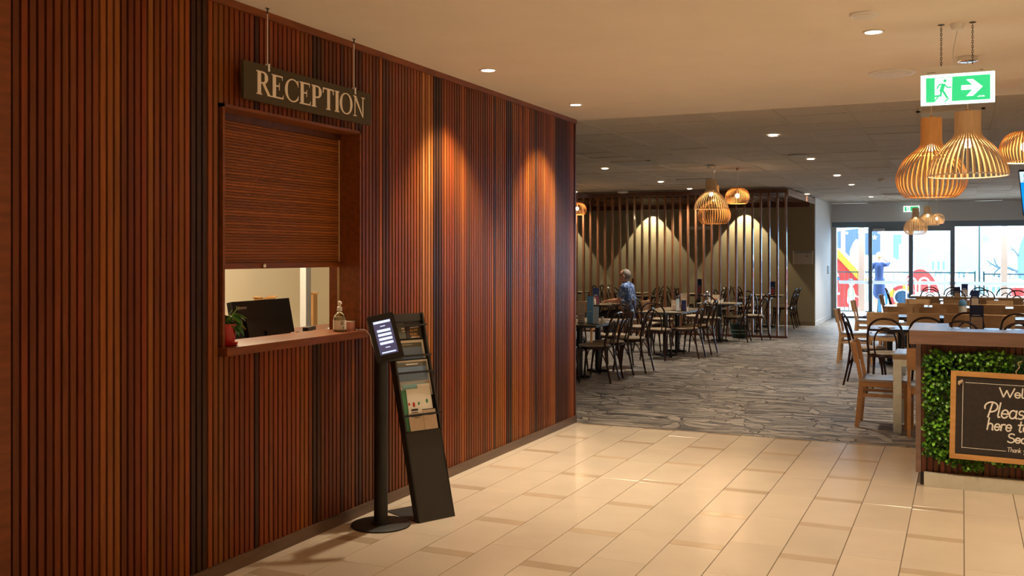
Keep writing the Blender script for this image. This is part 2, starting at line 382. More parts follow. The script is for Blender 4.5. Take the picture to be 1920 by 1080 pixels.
for k in range(NXL, 21):
    x0 = TX0 + 0.3 * k; x1 = x0 + 0.3
    x0 = max(x0, XW + 0.005)
    if x1 <= x0 + 0.02: continue
    strip_col = (k % 2 == 0)
    y = 8.22 + 0.687 * 3 if strip_col else 8.59 + 0.602 * 2
    rows = []
    yy = y
    while yy > -4.1:
        if strip_col:
            rows.append((yy - 0.09, yy, 'fstrip')); rows.append((yy - 0.687, yy - 0.09, 'ftile')); yy -= 0.687
        else:
            rows.append((yy - 0.602, yy, 'ftile')); yy -= 0.602
    for (a, b, m) in rows:
        a = max(a, -4.1); b = min(b, YE - 0.034)
        if b - a < 0.02: continue
        vis = (b > 3.3 and x1 < 1.0)
        if vis:
            link('floor_tile' if m == 'ftile' else 'strip_tile', tile_mesh(x1 - x0 - 2 * G, b - a - G, m), fl, (x0 + G, a + G / 2, 0))
        else:
            far_tiles.box(x0 + G, x1 - G, a + G, b - G, -0.01, 0, 0 if m == 'ftile' else 1)
o = obj('tile_field', far_tiles, ['ftile', 'fstrip'], fl); o['kind'] = 'stuff'
# edge trim between tile and carpet
struct('trim_1', box(XW, 5.2, YE - 0.034, YE - 0.022, -0.02, 0.003), 'chrome')
# ---- carpet
cp = MB(); cp.box(-12.0, 5.4, YE - 0.022, 26.45, -0.06, 0.0)
struct('floor', cp, 'carpet')
# ---- outdoor paving
struct('ground_paving', box(-14, 16, 26.55, 40, -0.12, -0.02), flat('pale_paving', (0.72, 0.72, 0.70), 0.8))
# ---- reception room floor
struct('floor', box(-6.2, -3.6, 2.2, 8.8, -0.06, 0.0), flat('dull_lino', (0.35, 0.30, 0.25)))

# ---- hall ceiling (plaster)
struct('ceiling', box(-3.6, 5.2, -4.2, 8.93, HC, HC + 0.15), 'plaster')
struct('ceiling', box(-6.2, -3.6, 2.2, 8.8, 2.7, 2.8), 'plaster')
# ---- dining ceiling: tile grid
cl = struct('ceiling', box(-12, 5.4, 8.93, 26.6, HC + 0.03, HC + 0.15), 'plenum')
CXS = [-1.56 + 0.61 * i for i in range(-17, 20)]; CYS = [8.94 + 0.61 * j for j in range(0, 30)]
ct_me = MB().box(0.008, 0.602, 0.008, 0.602, 0.0, 0.015).mesh('ceiling_tile', 'ctile')
cand = []
for i, x in enumerate(CXS):
    for j, y in enumerate(CYS):
        if x < -12 or x > 4.8 or y > 26.4: continue
        xc, yc = x + 0.3, y + 0.3
        d = -math.sin(YAW) * xc + math.cos(YAW) * yc; u = CX + F * (math.cos(YAW) * xc + math.sin(YAW) * yc) / d
        cand.append((0 if 1040 < u < 1960 else 1, d, x, y))
cand.sort(); rest = MB()
for n, (v, d, x, y) in enumerate(cand):
    dz = random.uniform(-0.002, 0.003)
    if n < 290 and v == 0:
        link('ceiling_tile', ct_me, cl, (x, y, HC + 0.006 + dz), (random.uniform(-.004, .004), random.uniform(-.004, .004), 0))
    else: rest.box(x + .008, x + .602, y + .008, y + .602, HC + .006 + dz, HC + .02 + dz)
o = obj('tile_field', rest, 'ctile', cl); o['kind'] = 'stuff'
for x in CXS:
    if -11.9 < x < 5.2: obj('tee_bar', box(x - 0.013, x + 0.013, 8.935, 26.5, HC, HC + 0.03), 'tee', cl)
for y in CYS[1:]:
    if y < 26.5: obj('cross_tee', box(-12, 5.3, y - 0.010, y + 0.010, HC + 0.009, HC + 0.03), 'cross_tee', cl)
obj('edge_bead', box(-12, 5.3, 8.915, 8.94, HC - 0.004, HC + 0.03), 'plaster', cl)

# ---- slatted wall
wl = MB()
BX0, BX1 = -3.58, -3.402
wl.box(BX0, BX1, -4.2, WY0 + .01, 0, HC); wl.box(BX0, BX1, WY1 - .01, YE - .012, 0, HC); wl.box(BX0, BX1, WY0 + .01, WY1 - .01, 0, WZ0 + .01); wl.box(BX0, BX1, WY0 + .01, WY1 - .01, WZ1 - .01, HC)
wall = struct('wall_left', wl, 'backing')
PITCH = 0.0394; SWID = 0.0285
smesh = {}
def slat_mesh(h):
    k = round(h, 3)
    if k not in smesh:
        c = 0.0015; w = SWID
        poly = [(-0.022, 0), (0 - c, 0), (0, c), (0, w - c), (0 - c, w), (-0.022, w)]
        smesh[k] = MB().prism(poly, 0, h, lambda a, b, t: (a, b, t)).mesh('slat', 'slat')
    return smesh[k]
base_cols = [(0.185, 0.045, 0.008), (0.135, 0.034, 0.0075), (0.24, 0.066, 0.010), (0.30, 0.090, 0.013), (0.085, 0.025, 0.008), (0.050, 0.018, 0.008), (0.19, 0.045, 0.0085)]
ys = []; y = 2.7215
while y + SWID < YE - 0.01: ys.append(y); y += PITCH
rs = random.Random(3); run = 0; ci = 0
ZB, ZT = 0.066, 2.862
for i, y in enumerate(ys):
    if run <= 0: ci = rs.choice([0, 0, 1, 1, 2, 2, 3, 4, 5, 6, 6]); run = rs.choice([1, 1, 2, 3])
    run -= 1
    c = [q * rs.uniform(0.86, 1.14) for q in base_cols[ci]]
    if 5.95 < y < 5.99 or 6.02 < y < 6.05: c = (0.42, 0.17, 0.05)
    segs = [(ZB, ZT)]
    if y + SWID > WY0 - 0.004 and y < WY1 + 0.004: segs = [(ZB, WZ0 - 0.002), (WZ1 + 0.002, ZT)]
    for (a, b) in segs:
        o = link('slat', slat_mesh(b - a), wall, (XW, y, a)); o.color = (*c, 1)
# slats out of frame behind the camera: plain cladding
obj('corner_board', box(-3.402, XW + 0.002, 2.56, 2.71, 0, HC), 'timber', wall)
obj('cladding_panel', box(-3.402, XW, -4.2, 2.56, 0, HC), 'timber_dark', wall)
obj('end_trim', box(-3.59, XW + 0.004, YE - 0.012, YE + 0.012, 0, HC), 'timber_dark', wall)
struct('baseboard_left', box(-3.402, XW + 0.012, 2.71, YE + 0.012, 0, 0.066), 'skirting')
o = struct('trim_2', MB().box(-3.402, XW + 0.014, 2.71, YE + 0.012, ZT, HC), 'timber')

# ---- reception window
win = MB()
J = 0.016
win.box(-3.60, XW + 0.006, WY0, WY0 + J, WZ0, WZ1); win.box(-3.60, XW + 0.006, WY1 - J, WY1, WZ0, WZ1); win.box(-3.60, XW + 0.006, WY0, WY1, WZ1 - J, WZ1)
w1 = struct('window_1', win, 'timber')
obj('sill', MB().box(-3.64, XW + 0.045, WY0 - 0.012, WY1 + 0.012, WZ0, WZ0 + 0.042), 'timber', w1)
obj('shutter_guide', box(-3.532, -3.522, WY1 - J - 0.012, WY1 - J, WZ0 + .042, WZ1 - J), flat('brass', (0.5, 0.36, 0.2), 0.35), w1)
# roller shutter: one rounded slat after another
zb = 1.536
sh_poly = [(0.0, 0.0), (0.0035, 0.0012), (0.0045, 0.007), (0.0035, 0.0133), (0.0, 0.0145), (-0.006, 0.0145), (-0.006, 0.0)]
sh_me = MB().prism(sh_poly, WY0 + J, WY1 - J - 0.012, lambda a, b, t: (a, t, b)).mesh('shutter_slat', 'shutter')
n = int((WZ1 - J - zb - 0.03) / 0.0157)
for i in range(n): link('shutter_slat', sh_me, w1, (-3.527, 0, zb + 0.028 + i * 0.0157))
obj('shutter_light_block', box(-3.540, -3.534, WY0 + J, WY1 - J - .012, zb, WZ1 - J), 'timber_dark', w1)  # added sheet, hidden by the slats, keeps office light from leaking through their gaps
bb = obj('bottom_bar', MB().box(-3.535, -3.512, WY0 + J, WY1 - J - 0.005, zb - 0.004, zb + 0.028), 'timber', w1)
obj('knob', MB().ell((-3.504, 4.41, zb + 0.012), (0.012, 0.014, 0.014)), 'chrome', bb, True)
obj('pelmet', box(-3.60, -3.515, WY0 + J, WY1 - J, WZ1 - J - 0.035, WZ1 - J), 'timber_dark', w1)

# ---- other walls
struct('wall_reception_back', box(-6.2, -6.0, 2.2, 8.8, 0, 2.7), 'cream_wall')
struct('wall_reception_side', box(-6.2, -3.58, 2.1, 2.2, 0, 2.7), 'cream_wall')
struct('wall_partition', box(-6.2, -3.59, 8.78, 8.89, 0, HC), 'cream_wall')
struct('wall_partition', box(-12, -6.2, 8.78, 8.89, 0, HC), 'olive_wall')
struct('wall_dining_left', box(-12.1, -12, 8.78, 26.6, 0, HC), 'olive_wall')
YB = 23.2
wb = struct('wall_back', box(-12, -3.04, YB, YB + 0.12, 0, HC), 'olive_wall')
struct('baseboard_back', box(-12, -3.035, YB - 0.015, YB, 0, 0.09), flat('brown_skirting', (0.20, 0.15, 0.10)))
struct('wall_white', box(-3.16, -3.04, YB + 0.12, 26.45, 0, HC), 'white_wall')
struct('baseboard_white', box(-3.04, -3.028, YB, 26.2, 0, 0.09), 'white_wall')
struct('wall_hall_back', box(-3.6, 5.3, -4.3, -4.2, 0, HC), 'plaster')
struct('wall_hall_right', box(5.2, 5.3, -4.2, 8.93, 0, HC), 'plaster')
# far glazed wall
YG = 26.5; GH = 2.29
struct('wall_far', MB().box(-3.16, 5.4, YG - 0.06, YG + 0.08, 2.43, HC), 'grey_wall')
door = struct('door_1', MB().box(-3.04, -2.93, YG - 0.10, YG + 0.08, 0, GH + 0.02), flat('grey_jamb', (0.45, 0.47, 0.47)))
gw = struct('window_2', MB().box(-3.04, 5.35, YG - 0.05, YG + 0.05, GH, 2.43), 'alum')
obj('threshold', box(-2.93, 5.35, YG - 0.05, YG + 0.05, 0.0, 0.045), 'alum', gw)
mull = [(-2.118, .09), (-1.169, .10), (-0.225, .10), (1.72, .09), (3.3, .09), (5.30, .09)]
for x, w in mull: obj('mullion', box(x - w / 2, x + w / 2, YG - 0.05, YG + 0.05, 0.045, GH), 'alum', gw)
for a, b in ((-2.07, -1.22), (-1.12, -0.275)):
    obj('door_head', box(a, b, YG - 0.04, YG + 0.04, GH - 0.10, GH), 'alum', gw)
    obj('door_closer', box(a + .02, a + .30, YG - 0.09, YG - 0.04, GH - 0.095, GH - 0.03), flat('silver_closer', (0.5, 0.53, 0.57), 0.4), gw)
edges = [-2.93] + [m[0] for m in mull]
for a, b in zip(edges, edges[1:]):
    p = obj('pane', box(a + .03, b - .03, YG - 0.004, YG + 0.004, 0.04, GH), 'glass', gw)
    obj('safety_band', box(a + .045, b - .045, YG - 0.0075, YG - 0.0045, 0.862, 0.948), 'band', p)
struct('wall_right', box(5.2, 5.4, 8.93, 26.6, 0, HC), 'grey_wall')

# ================================================================== CEILING FITTINGS
dl_ring = MB().lathe([(0.062, 0.0), (0.062, -0.006), (0.048, -0.006), (0.048, -0.002)], 24, cap=False).mesh('trim_ring', 'ring', True)
dl_lens = MB().lathe([(0.047, -0.002), (0.047, -0.004)], 20).mesh('lens', 'led')
def downlight(x, y, power, color, label, group, angle=92, blend=0.7):
    t = thing('downlight', label, 'downlight', (x, y, HC), 0, group)
    link('trim_ring', dl_ring, t); link('lens', dl_lens, t)
    spot('downlight_beam' + ('' if in_frame(x, y, HC) else '_offscreen'), (0, 0, -0.02), power, color, angle, blend, t)
    return t
HALL_P, DINE_P = 180, 210
gl = 'recessed downlights in the lobby ceiling'
for x, y, p in ((-3.02, 6.24, 210), (-3.03, 7.99, 210)):
    downlight(x, y, p, WARM, 'recessed round downlight beside the slatted timber wall in the lobby ceiling', gl, 95, 0.7)
downlight(-0.47, 6.09, HALL_P, WARM, 'recessed downlight next to the small white ceiling speaker', gl)
for x, y in ((-0.47, 3.0), (-0.47, 0.0), (-0.47, -3.0), (2.2, 6.09), (2.2, 3.0), (2.2, 0.0), (2.2, -3.0), (4.2, 6.09), (4.2, 1.5)):
    downlight(x, y, HALL_P, WARM, 'recessed round downlight above the tiled lobby floor', gl)
gd = 'recessed downlights in the dining room ceiling'
row1 = [10.96, 13.87, 16.95, 19.27, 23.57]
for y in row1: downlight(-1.87, y, DINE_P, NEUT, 'recessed downlight in the ceiling row over the carpet aisle', gd)
for y in (14.13, 17.15, 19.2): downlight(-4.89, y, DINE_P, NEUT, 'recessed downlight in the row above the bentwood chairs before the screen', gd)
downlight(-7.3, 19.2, DINE_P, NEUT, 'recessed downlight above the slatted screen beside the round pendant', gd)
downlight(-3.03, 21.93, 45, NEUT, 'recessed downlight beside the end of the pergola', gd)
for x in (1.2, 4.0):
    for y in (10.96, 14.5, 18.2, 22): downlight(x, y, DINE_P, NEUT, 'recessed downlight over the dining tables near the glazing', gd)
# speakers, detectors, vents
def disc(name, label, cat, x, y, prof, m='white', grille=None, r=0):
    t = thing(name, label, cat, (x, y, HC)); obj('housing', MB().lathe(prof, 28), m, t, True)
    if grille: obj('grille', MB().lathe([(r, -0.0125), (r, -0.016), (r * .6, -0.018)], 24), grille, t, True)
    return t
SP = lambda r: [(r, 0), (r, -0.008), (r * 0.93, -0.014), (r * .5, -0.014)]
disc('ceiling_speaker', 'small white round ceiling speaker above the lobby downlight', 'speaker', -0.482, 5.62, SP(0.075), 'white', 'ring', .055)
disc('ceiling_speaker', 'large white round ceiling speaker beside the hanging exit sign', 'speaker', -0.458, 7.52, SP(0.16), 'white', 'ring', .13)
disc('ceiling_speaker', 'grey round ceiling speaker beside an aisle downlight in the tiled ceiling', 'speaker', -1.95, 13.3, SP(0.13), 'grey_wall', 'grey_wall', .1)
disc('smoke_detector', 'white smoke detector on the tiled ceiling over the carpet aisle', 'smoke detector', -1.257, 17.98, [(0.05, 0), (0.06, -0.02), (0.055, -0.045), (0.03, -0.06), (0.01, -0.06)])
disc('smoke_detector', 'flat white smoke detector on the ceiling before the slatted screen', 'smoke detector', -6.3, 19.31, [(0.10, 0), (0.12, -0.02), (0.10, -0.04), (0.02, -0.05)])
def vent(x, y, label, w=0.56):
    t = thing('ceiling_vent', label, 'air vent', (x, y, HC))
    fr = MB()
    for a in (-1, 1):
        fr.box(min(a * w / 2, a * (w / 2 - .03)), max(a * w / 2, a * (w / 2 - .03)), -w / 2, w / 2, -0.008, 0.004); fr.box(-w / 2, w / 2, min(a * w / 2, a * (w / 2 - .03)), max(a * w / 2, a * (w / 2 - .03)), -0.008, 0.004)
    obj('frame', fr, 'tee', t); obj('duct', box(-w / 2 + .02, w / 2 - .02, -w / 2 + .02, w / 2 - .02, -0.001, 0.004), 'backing', t)
    me = MB().bar((-w / 2 + .03, 0, -.004), (w / 2 - .03, 0, -.004), .028, .003, up=(0, .6, .8)).mesh('blade', 'grey_wall')
    for i in range(8): link('blade', me, t, (0, -w / 2 + .06 + i * (w - .12) / 7, 0))
vent(-4.2, 13.45, 'square louvred air vent over the bentwood chairs by the slatted wall end')
vent(-4.22, 17.0, 'square louvred air vent behind the pendant cluster before the screen')
vent(-0.1, 9.95, 'square louvred air vent behind the neck of the bottle pendant')
vent(-1.3, 22.6, 'square louvred air vent on the ceiling near the far glazing')
vent(-0.3, 16.6, 'square louvred air vent on the ceiling over the beech chairs')

# ================================================================== PENDANT LAMPS
P_OCTO = [(0.072, 0.59), (0.072, 0.47), (0.074, 0.41), (0.095, 0.365), (0.145, 0.325), (0.20, 0.27), (0.235, 0.20), (0.248, 0.14), (0.235, 0.07), (0.195, 0.015), (0.17, 0.0)]
P_DOME = [(0.078, 0.42), (0.078, 0.32), (0.082, 0.275), (0.105, 0.24), (0.155, 0.195), (0.205, 0.13), (0.235, 0.06), (0.246, 0.0)]
P_ROUND = [(0.06, 0.235), (0.10, 0.225), (0.145, 0.19), (0.172, 0.135), (0.175, 0.09), (0.16, 0.04), (0.135, 0.0)]
def rib_mb(prof, w=0.010, th=0.0025, flat_w=None):
    P = smoothpath([(r, 0, z) for r, z in prof], 3); mb = MB(); vs = []; k = len(P)
    for i, p in enumerate(P):
        d = (P[min(i + 1, k - 1)] - P[max(i - 1, 0)]).normalized(); nrm = Vector((-d.z, 0, d.x))
        for sy, sn in ((-1, 0), (1, 0), (1, 1), (-1, 1)): vs.append(p + Vector((0, sy * w / 2, 0)) + nrm * th * sn)
    fs = [(i * 4 + j, i * 4 + (j + 1) % 4, i * 4 + 4 + (j + 1) % 4, i * 4 + 4 + j) for i in range(k - 1) for j in range(4)] + [(0, 1, 2, 3), tuple(4 * (k - 1) + j for j in (3, 2, 1, 0))]
    mb.add(vs, fs); return mb
def pendant(kind, x, y, zb, label, m, nribs, split, group, bulb=6, scale=1.0, canopy='plain', hoop_m=None):
    prof = dict(octo=P_OCTO, dome=P_DOME, round=P_ROUND)[kind]
    H = prof[0][1]; t = thing('pendant_lamp', label, 'pendant lamp', (x, y, zb), 0, group)
    w = 0.0125 if kind != 'round' else 0.009
    rb = rib_mb(prof, w)
    if split:
        me = rb.mesh('lamella', m)
        for i in range(nribs): link('lamella', me, t, None, (0, 0, 2 * PI * i / nribs))
    else:
        al = MB()
        for i in range(nribs):
            c, s_ = math.cos(2 * PI * i / nribs), math.sin(2 * PI * i / nribs)
            al.add([(a * c - b * s_, a * s_ + b * c, z) for a, b, z in rb.v], rb.f)
        o = obj('lamellae', al, m, t); o['kind'] = 'stuff'
    r0, rt = prof[-1][0], prof[0][0]
    hoop = lambda r, z: MB().tube([(r * math.cos(2 * PI * i / 32), r * math.sin(2 * PI * i / 32), z) for i in range(32)], 0.0045, 6, closed=True)
    obj('bottom_hoop', hoop(r0 - .003, 0.004), hoop_m or m, t, True); obj('top_hoop', hoop(rt - .004, H - .01), m, t, True)
    obj('top_disc', MB().lathe([(rt - .006, H - .006), (rt - .006, H - .012)], 20), m, t)
    if kind != 'round':
        i = 4 if kind == 'octo' else 3
        obj('inner_hoop', hoop(prof[i][0] - .006, prof[i][1]), m, t, True)
    lz = 0.36 if kind == 'octo' else (0.20 if kind == 'dome' else 0.10)
    obj('socket', MB().lathe([(0.018, lz + .05), (0.018, lz + .10), (0.01, lz + .12)], 12), 'white', t, True)
    obj('stem', MB().tube([(0, 0, lz + .10), (0, 0, H + .02)], 0.008, 8), 'birch', t)
    obj('bulb', MB().ell((0, 0, lz + .02), (0.03, 0.03, 0.036)), 'bulb', t, True)
    point('bulb_light' + ('' if in_frame(x, y, zb + lz) else '_offscreen'), (0, 0, lz - 0.03), bulb, (1, 0.72, 0.40), 0.03, t)
    zc = HC - zb
    obj('cord', MB().tube([(0, 0, H), (0, 0, zc - 0.01)], 0.0032, 6), 'white' if canopy != 'plain' else 'letter', t)
    if canopy == 'chrome':
        obj('canopy', MB().lathe([(0.062, zc), (0.062, zc - 0.028), (0.05, zc - 0.032)], 24), 'chrome', t, True)
    else:
        obj('cord_grip', MB().lathe([(0.022, zc), (0.022, zc - 0.02), (0.008, zc - 0.04)], 14), canopy if canopy in M else 'white', t, True)
    return t
g1 = 'pendant cluster by the exit sign'
pendant('octo', -0.213, 8.03, 2.036, 'orange birch bottle-shaped pendant with curved-in lamellae by the exit sign', 'birch', 40, True, g1, 5)
pendant('dome', 0.03, 7.13, 2.12, 'pale birch bell-shaped pendant flaring open below the exit sign', 'birch_pale', 40, True, g1, 5, canopy='chrome', hoop_m='white')
pendant('round', 0.43, 8.43, 2.304, 'orange birch round low pendant beside the bell-shaped lamp', 'birch', 44, True, g1, 4, hoop_m='white')
g2 = 'pendant cluster before the slatted screen'
pendant('dome', -3.325, 14.307, 2.268, 'birch bell-shaped pendant hanging before the slatted screen', 'birch_pale', 40, False, g2, 4, canopy='chrome')
pendant('octo', -3.468, 15.12, 2.076, 'birch bottle-shaped pendant hanging behind the bell-shaped one before the screen', 'birch', 40, False, g2, 5)
pendant('round', -3.06, 14.86, 2.366, 'round birch pendant before the slatted screen beside the bell-shaped one', 'birch', 44, False, g2, 6, canopy='cardboard')
g3 = 'pendant cluster at the end of the slatted wall'
pendant('round', -6.656, 17.63, 2.36, 'round birch pendant glowing beside the end of the slatted wall', 'birch', 44, False, g3, 6)
pendant('octo', -6.75, 17.15, 1.97, 'birch bottle-shaped pendant mostly hidden behind the slatted wall end', 'birch', 40, False, g3, 4)
g4 = 'pendant cluster near the far glazing'
pendant('octo', -0.95, 23.7, 2.05, 'pale bottle-shaped pendant hanging against the far glazing', 'birch_pale', 40, False, g4, 3, hoop_m='white')
pendant('dome', -0.72, 24.25, 2.27, 'pale bell-shaped pendant above the others near the far glazing', 'birch_pale', 40, False, g4, 3)
pendant('round', -0.55, 25.0, 2.32, 'pale round pendant near the far glazing', 'birch_pale', 44, False, g4, 3)

# ================================================================== EXIT SIGNS
GREEN = (0.010, 0.42, 0.11)
def exit_sign(x, y, z0, w, h, label, big):
    t = thing('exit_sign', label, 'exit sign', (x, y, z0))
    cap = 0.042 * h / 0.205
    obj('housing', MB().box(-w / 2, w / 2, -0.02, 0.02, h - cap, h).box(-w / 2 + .01, w / 2 - .01, -0.006, 0.006, h - cap - .01, h - cap), 'white', t)
    if big:
        obj('clip', box(-w / 2 + .03, -w / 2 + .075, -0.0215, -0.02, h - cap + .010, h - cap + .012), 'ink', t)
        obj('clip', box(.115, .13, -0.0215, -0.02, h - cap + .010, h - cap + .013), 'ink', t)
    p = obj('lit_panel', MB().box(-w / 2 - .003, w / 2 + .003, -0.010, 0.010, -0.002, h - cap), glow('sign_white', (0.85, 1.0, 0.93), 1.25), t)
    fw, fh = w - .045, h - cap - .03; x0, zz = -fw / 2 + .002, 0.014
    q = lambda a, b, tt: (x0 + a * fw, -0.010 - tt, zz + b * fh)
    obj('green_field', MB().prism([(0, 0), (1, 0), (1, 1), (0, 1)], 0, 0.0006, q), glow('sign_green', (0.03, 0.66, 0.24), 0.75), p)
    wm = glow('sign_figure_white', (0.85, 1.0, 0.93), 1.15); gm = M['sign_green']
    d = MB(); d.prism([(0.14, 0.0), (0.405, 0.0), (0.415, 0.98), (0.14, 0.98)], 0.0006, 0.0011, q)
    obj('doorway', d, wm, p)
    m = MB(); T0, T1 = 0.0011, 0.0016
    asp = fh / fw
    m.prism([(0.30 + 0.027 * math.cos(i * PI / 8), 0.85 + 0.027 / asp * math.sin(i * PI / 8)) for i in range(16)], T0, T1, q)
    def limb(pts, wd):
        for (a, b), (c, e) in zip(pts, pts[1:]):
            A = Vector((a, b * asp)); B = Vector((c, e * asp)); dd = (B - A).normalized(); nn = Vector((-dd.y, dd.x)) * wd / 2; A = A - dd * wd * .25; B = B + dd * wd * .25
            m.prism([((A + nn).x, (A + nn).y / asp), ((A - nn).x, (A - nn).y / asp), ((B - nn).x, (B - nn).y / asp), ((B + nn).x, (B + nn).y / asp)], T0, T1 + .00003 * len(m.f), q)
    limb([(0.275, 0.70), (0.245, 0.44)], 0.062); limb([(0.30, 0.70), (0.215, 0.71), (0.175, 0.55)], 0.022); limb([(0.29, 0.70), (0.34, 0.57), (0.40, 0.575)], 0.022)
    limb([(0.24, 0.46), (0.235, 0.25), (0.12, 0.235)], 0.03); limb([(0.265, 0.46), (0.335, 0.15)], 0.034); limb([(0.13, 0.02), (0.19, 0.20)], 0.02)
    limb([(0.30, 0.0), (0.36, 0.12)], 0.02)
    obj('running_figure', m, gm, p)
    a = MB()
    a.prism([(0.555, 0.43), (0.734, 0.43), (0.734, 0.62), (0.555, 0.62)], 0.0006, 0.0011, q)
    a.prism([(0.885, 0.525), (0.735, 0.85), (0.63, 0.85), (0.735, 0.60), (0.735, 0.525)], 0.0006, 0.0013, q)
    a.prism([(0.885, 0.525), (0.735, 0.525), (0.735, 0.45), (0.63, 0.17), (0.735, 0.17)], 0.0006, 0.0015, q)
    if big: 
        obj('arrow', a, wm, p)
        b = MB()
        for i, (aa, hh) in enumerate(((0.80, .02), (0.825, .05), (0.85, .035), (0.875, .05), (0.895, .03))): b.prism([(aa, 0.12), (aa + .018, 0.12), (aa + .024, 0.12 + hh), (aa + .006, 0.12 + hh)], 0.0006, 0.0011, q)
        obj('maker_mark', b, wm, p)
    return t
ex = exit_sign(-0.027, 6.07, 2.452, 0.372, 0.21, 'lit green running-man exit sign with arrow, hung on chains from the lobby ceiling', True)
for sx in (-0.083, 0.077):
    ch = MB(); z = 0.21; k = 0
    while z < HC - 2.452 - 0.012:
        pts = []
        for i in range(10):
            an = 2 * PI * i / 10; a, b = 0.0045 * math.cos(an), 0.0085 * math.sin(an)
            pts.append((sx + (a if k % 2 else 0), (0 if k % 2 else a), z + 0.0075 + b))
        ch.tube(pts, 0.0016, 5, closed=True); z += 0.0135; k += 1
    ch.lathe([(0.018, HC - 2.452 - 0.003), (0.018, HC - 2.452)], 10, (sx, 0, 0))
    obj('chain', ch, 'ink', ex)
zt = HC - 2.452
obj('junction_cup', MB().lathe([(0.040, zt), (0.038, zt - .012), (0.028, zt - .032), (0.012, zt - .038)], 20, (0.0, 0.01, 0)), 'white', ex, True)
obj('power_cord', MB().tube(smoothpath([(0.0, .01, zt - .036), (-0.012, .01, zt - .10), (-0.022, .01, zt - .17), (-0.012, .008, zt - .22), (0.0, 0, 0.205)], 5), 0.0038, 6), 'white', ex, True)
p = px(1709, 397, y=26.2)
exs = exit_sign(p.x, 26.2, p.z, 0.36, 0.18, 'small lit exit sign hanging above the far glazed doors', False)
obj('stem', MB().tube([(0, 0, .17), (0, 0, HC - p.z)], 0.008, 6), 'white', exs)

# ================================================================== RECEPTION SIGN
SGX = -3.315
sg = thing('reception_sign', 'olive brown hanging board lettered RECEPTION above the reception window', 'sign', (SGX, 3.998, 2.40))
SL, SH = 1.185, 0.195
obj('board', MB().box(-0.008, 0.008, 0, SL, 0, SH), 'signboard', sg)
def arc(mb, cx, cy, rx, ry, a0, a1, wmax, wmin, fn, n=20):
    """stroke along an ellipse, thick where it runs upright"""
    out = []; inn = []
    for i in range(n + 1):
        t = math.radians(a0 + (a1 - a0) * i / n); c, s_ = math.cos(t), math.sin(t)
        w = wmin + (wmax - wmin) * abs(c) ** 1.3
        out.append((cx + rx * c, cy + ry * s_)); inn.append((cx + (rx - w) * c, cy + (ry - min(w, wmin * 1.25)) * s_))
    h_ = 0.002 + 0.00004 * len(mb.f) / 6
    for i in range(n): mb.prism([out[i], out[i + 1], inn[i + 1], inn[i]], 0, h_, fn)
def serif(ch, fn):
    mb = MB(); P = lambda poly: mb.prism(poly, 0, 0.002 + 0.00004 * len(mb.f) / 6, fn)
    R = lambda x0, x1, y0, y1: P([(x0, y0), (x1, y0), (x1, y1), (x0, y1)])
    sw, th, sf = 0.165, 0.065, 0.05
    def stem(x, y0=0, y1=1, s0=1, s1=1):
        R(x, x + sw, y0, y1)
        if s0: R(x - .055, x + sw + .055, y0, y0 + sf)
        if s1: R(x - .055, x + sw + .055, y1 - sf, y1)
    w = 0.62
    if ch == 'R':
        stem(.08); R(.14, .36, 1 - th, 1); R(.14, .36, .48, .48 + th); arc(mb, .34, .74, .25, .26, -90, 90, sw, th, fn); P([(.30, .50), (.43, .50), (.70, .02), (.57, .02)]); R(.56, .76, 0, sf); w = .74
    if ch == 'E':
        stem(.08); R(.1, .58, 1 - th, 1); R(.1, .62, 0, th); R(.15, .42, .50, .50 + th); P([(.58, 1), (.53, 1), (.55, .90), (.58, .80)]); P([(.62, 0), (.56, 0), (.58, .10), (.64, .22)]); P([(.40, .36), (.43, .36), (.43, .68), (.40, .68)]); w = .66
    if ch == 'C':
        arc(mb, .46, .5, .42, .515, 42, 318, .145, .05, fn, 30); P([(.74, .98), (.71, .98), (.70, .80), (.755, .68)]); P([(.70, .2), (.755, .32), (.76, .22), (.73, .13)]); w = .80
    if ch == 'P':
        stem(.08); R(.14, .36, 1 - th, 1); R(.14, .36, .43, .43 + th); arc(mb, .34, .715, .26, .285, -90, 90, sw, th, fn); w = .64
    if ch == 'T':
        R(.285, .285 + sw, 0, 1); R(.22, .48, 0, sf); R(.03, .67, 1 - th, 1); P([(.03, 1), (.03, .74), (.06, .74), (.10, 1)]); P([(.67, 1), (.60, 1), (.64, .74), (.67, .74)]); w = .70
    if ch == 'I': stem(.09); w = .31
    if ch == 'O': arc(mb, .43, .5, .40, .515, 0, 360, .145, .05, fn, 40); w = .86
    if ch == 'N':
        R(.10, .155, 0, 1); R(.02, .24, 0, sf); R(.62, .675, 0, 1); R(.54, .76, 1 - sf, 1); P([(.04, 1), (.20, 1), (.675, 0), (.62, 0)]); R(.02, .16, 1 - sf, 1); w = .78
    return mb, w
CAP = 0.122; XS = 0.150
yy = 0.095; 
tot = sum(serif(c, lambda a, b, t: (t, a, b))[1] for c in 'RECEPTION')
XS = (1.115 - 0.095) / tot
for c in 'RECEPTION':
    mb, w = serif(c, lambda a, b, t, y0=yy: (0.008 + t, y0 + a * XS, 0.037 + b * CAP)); obj('letter', mb, 'letter', sg); yy += w * XS
for yk in (0.20, 1.01):
    obj('hanging_wire', MB().tube([(0, yk, SH - 0.02), (0, yk, HC - 2.40 - .01)], 0.003, 6), 'white', sg)
    obj('wire_clip', MB().box(-.010, .011, yk - .007, yk + .007, SH - .028, SH + .012), 'white', sg)
    obj('ceiling_hook', MB().tube([(0, yk, HC - 2.40), (0, yk, HC - 2.40 - .03)], 0.004, 6).box(-.004, .004, yk - .012, yk + .012, HC - 2.404, HC - 2.40), 'ink', sg)

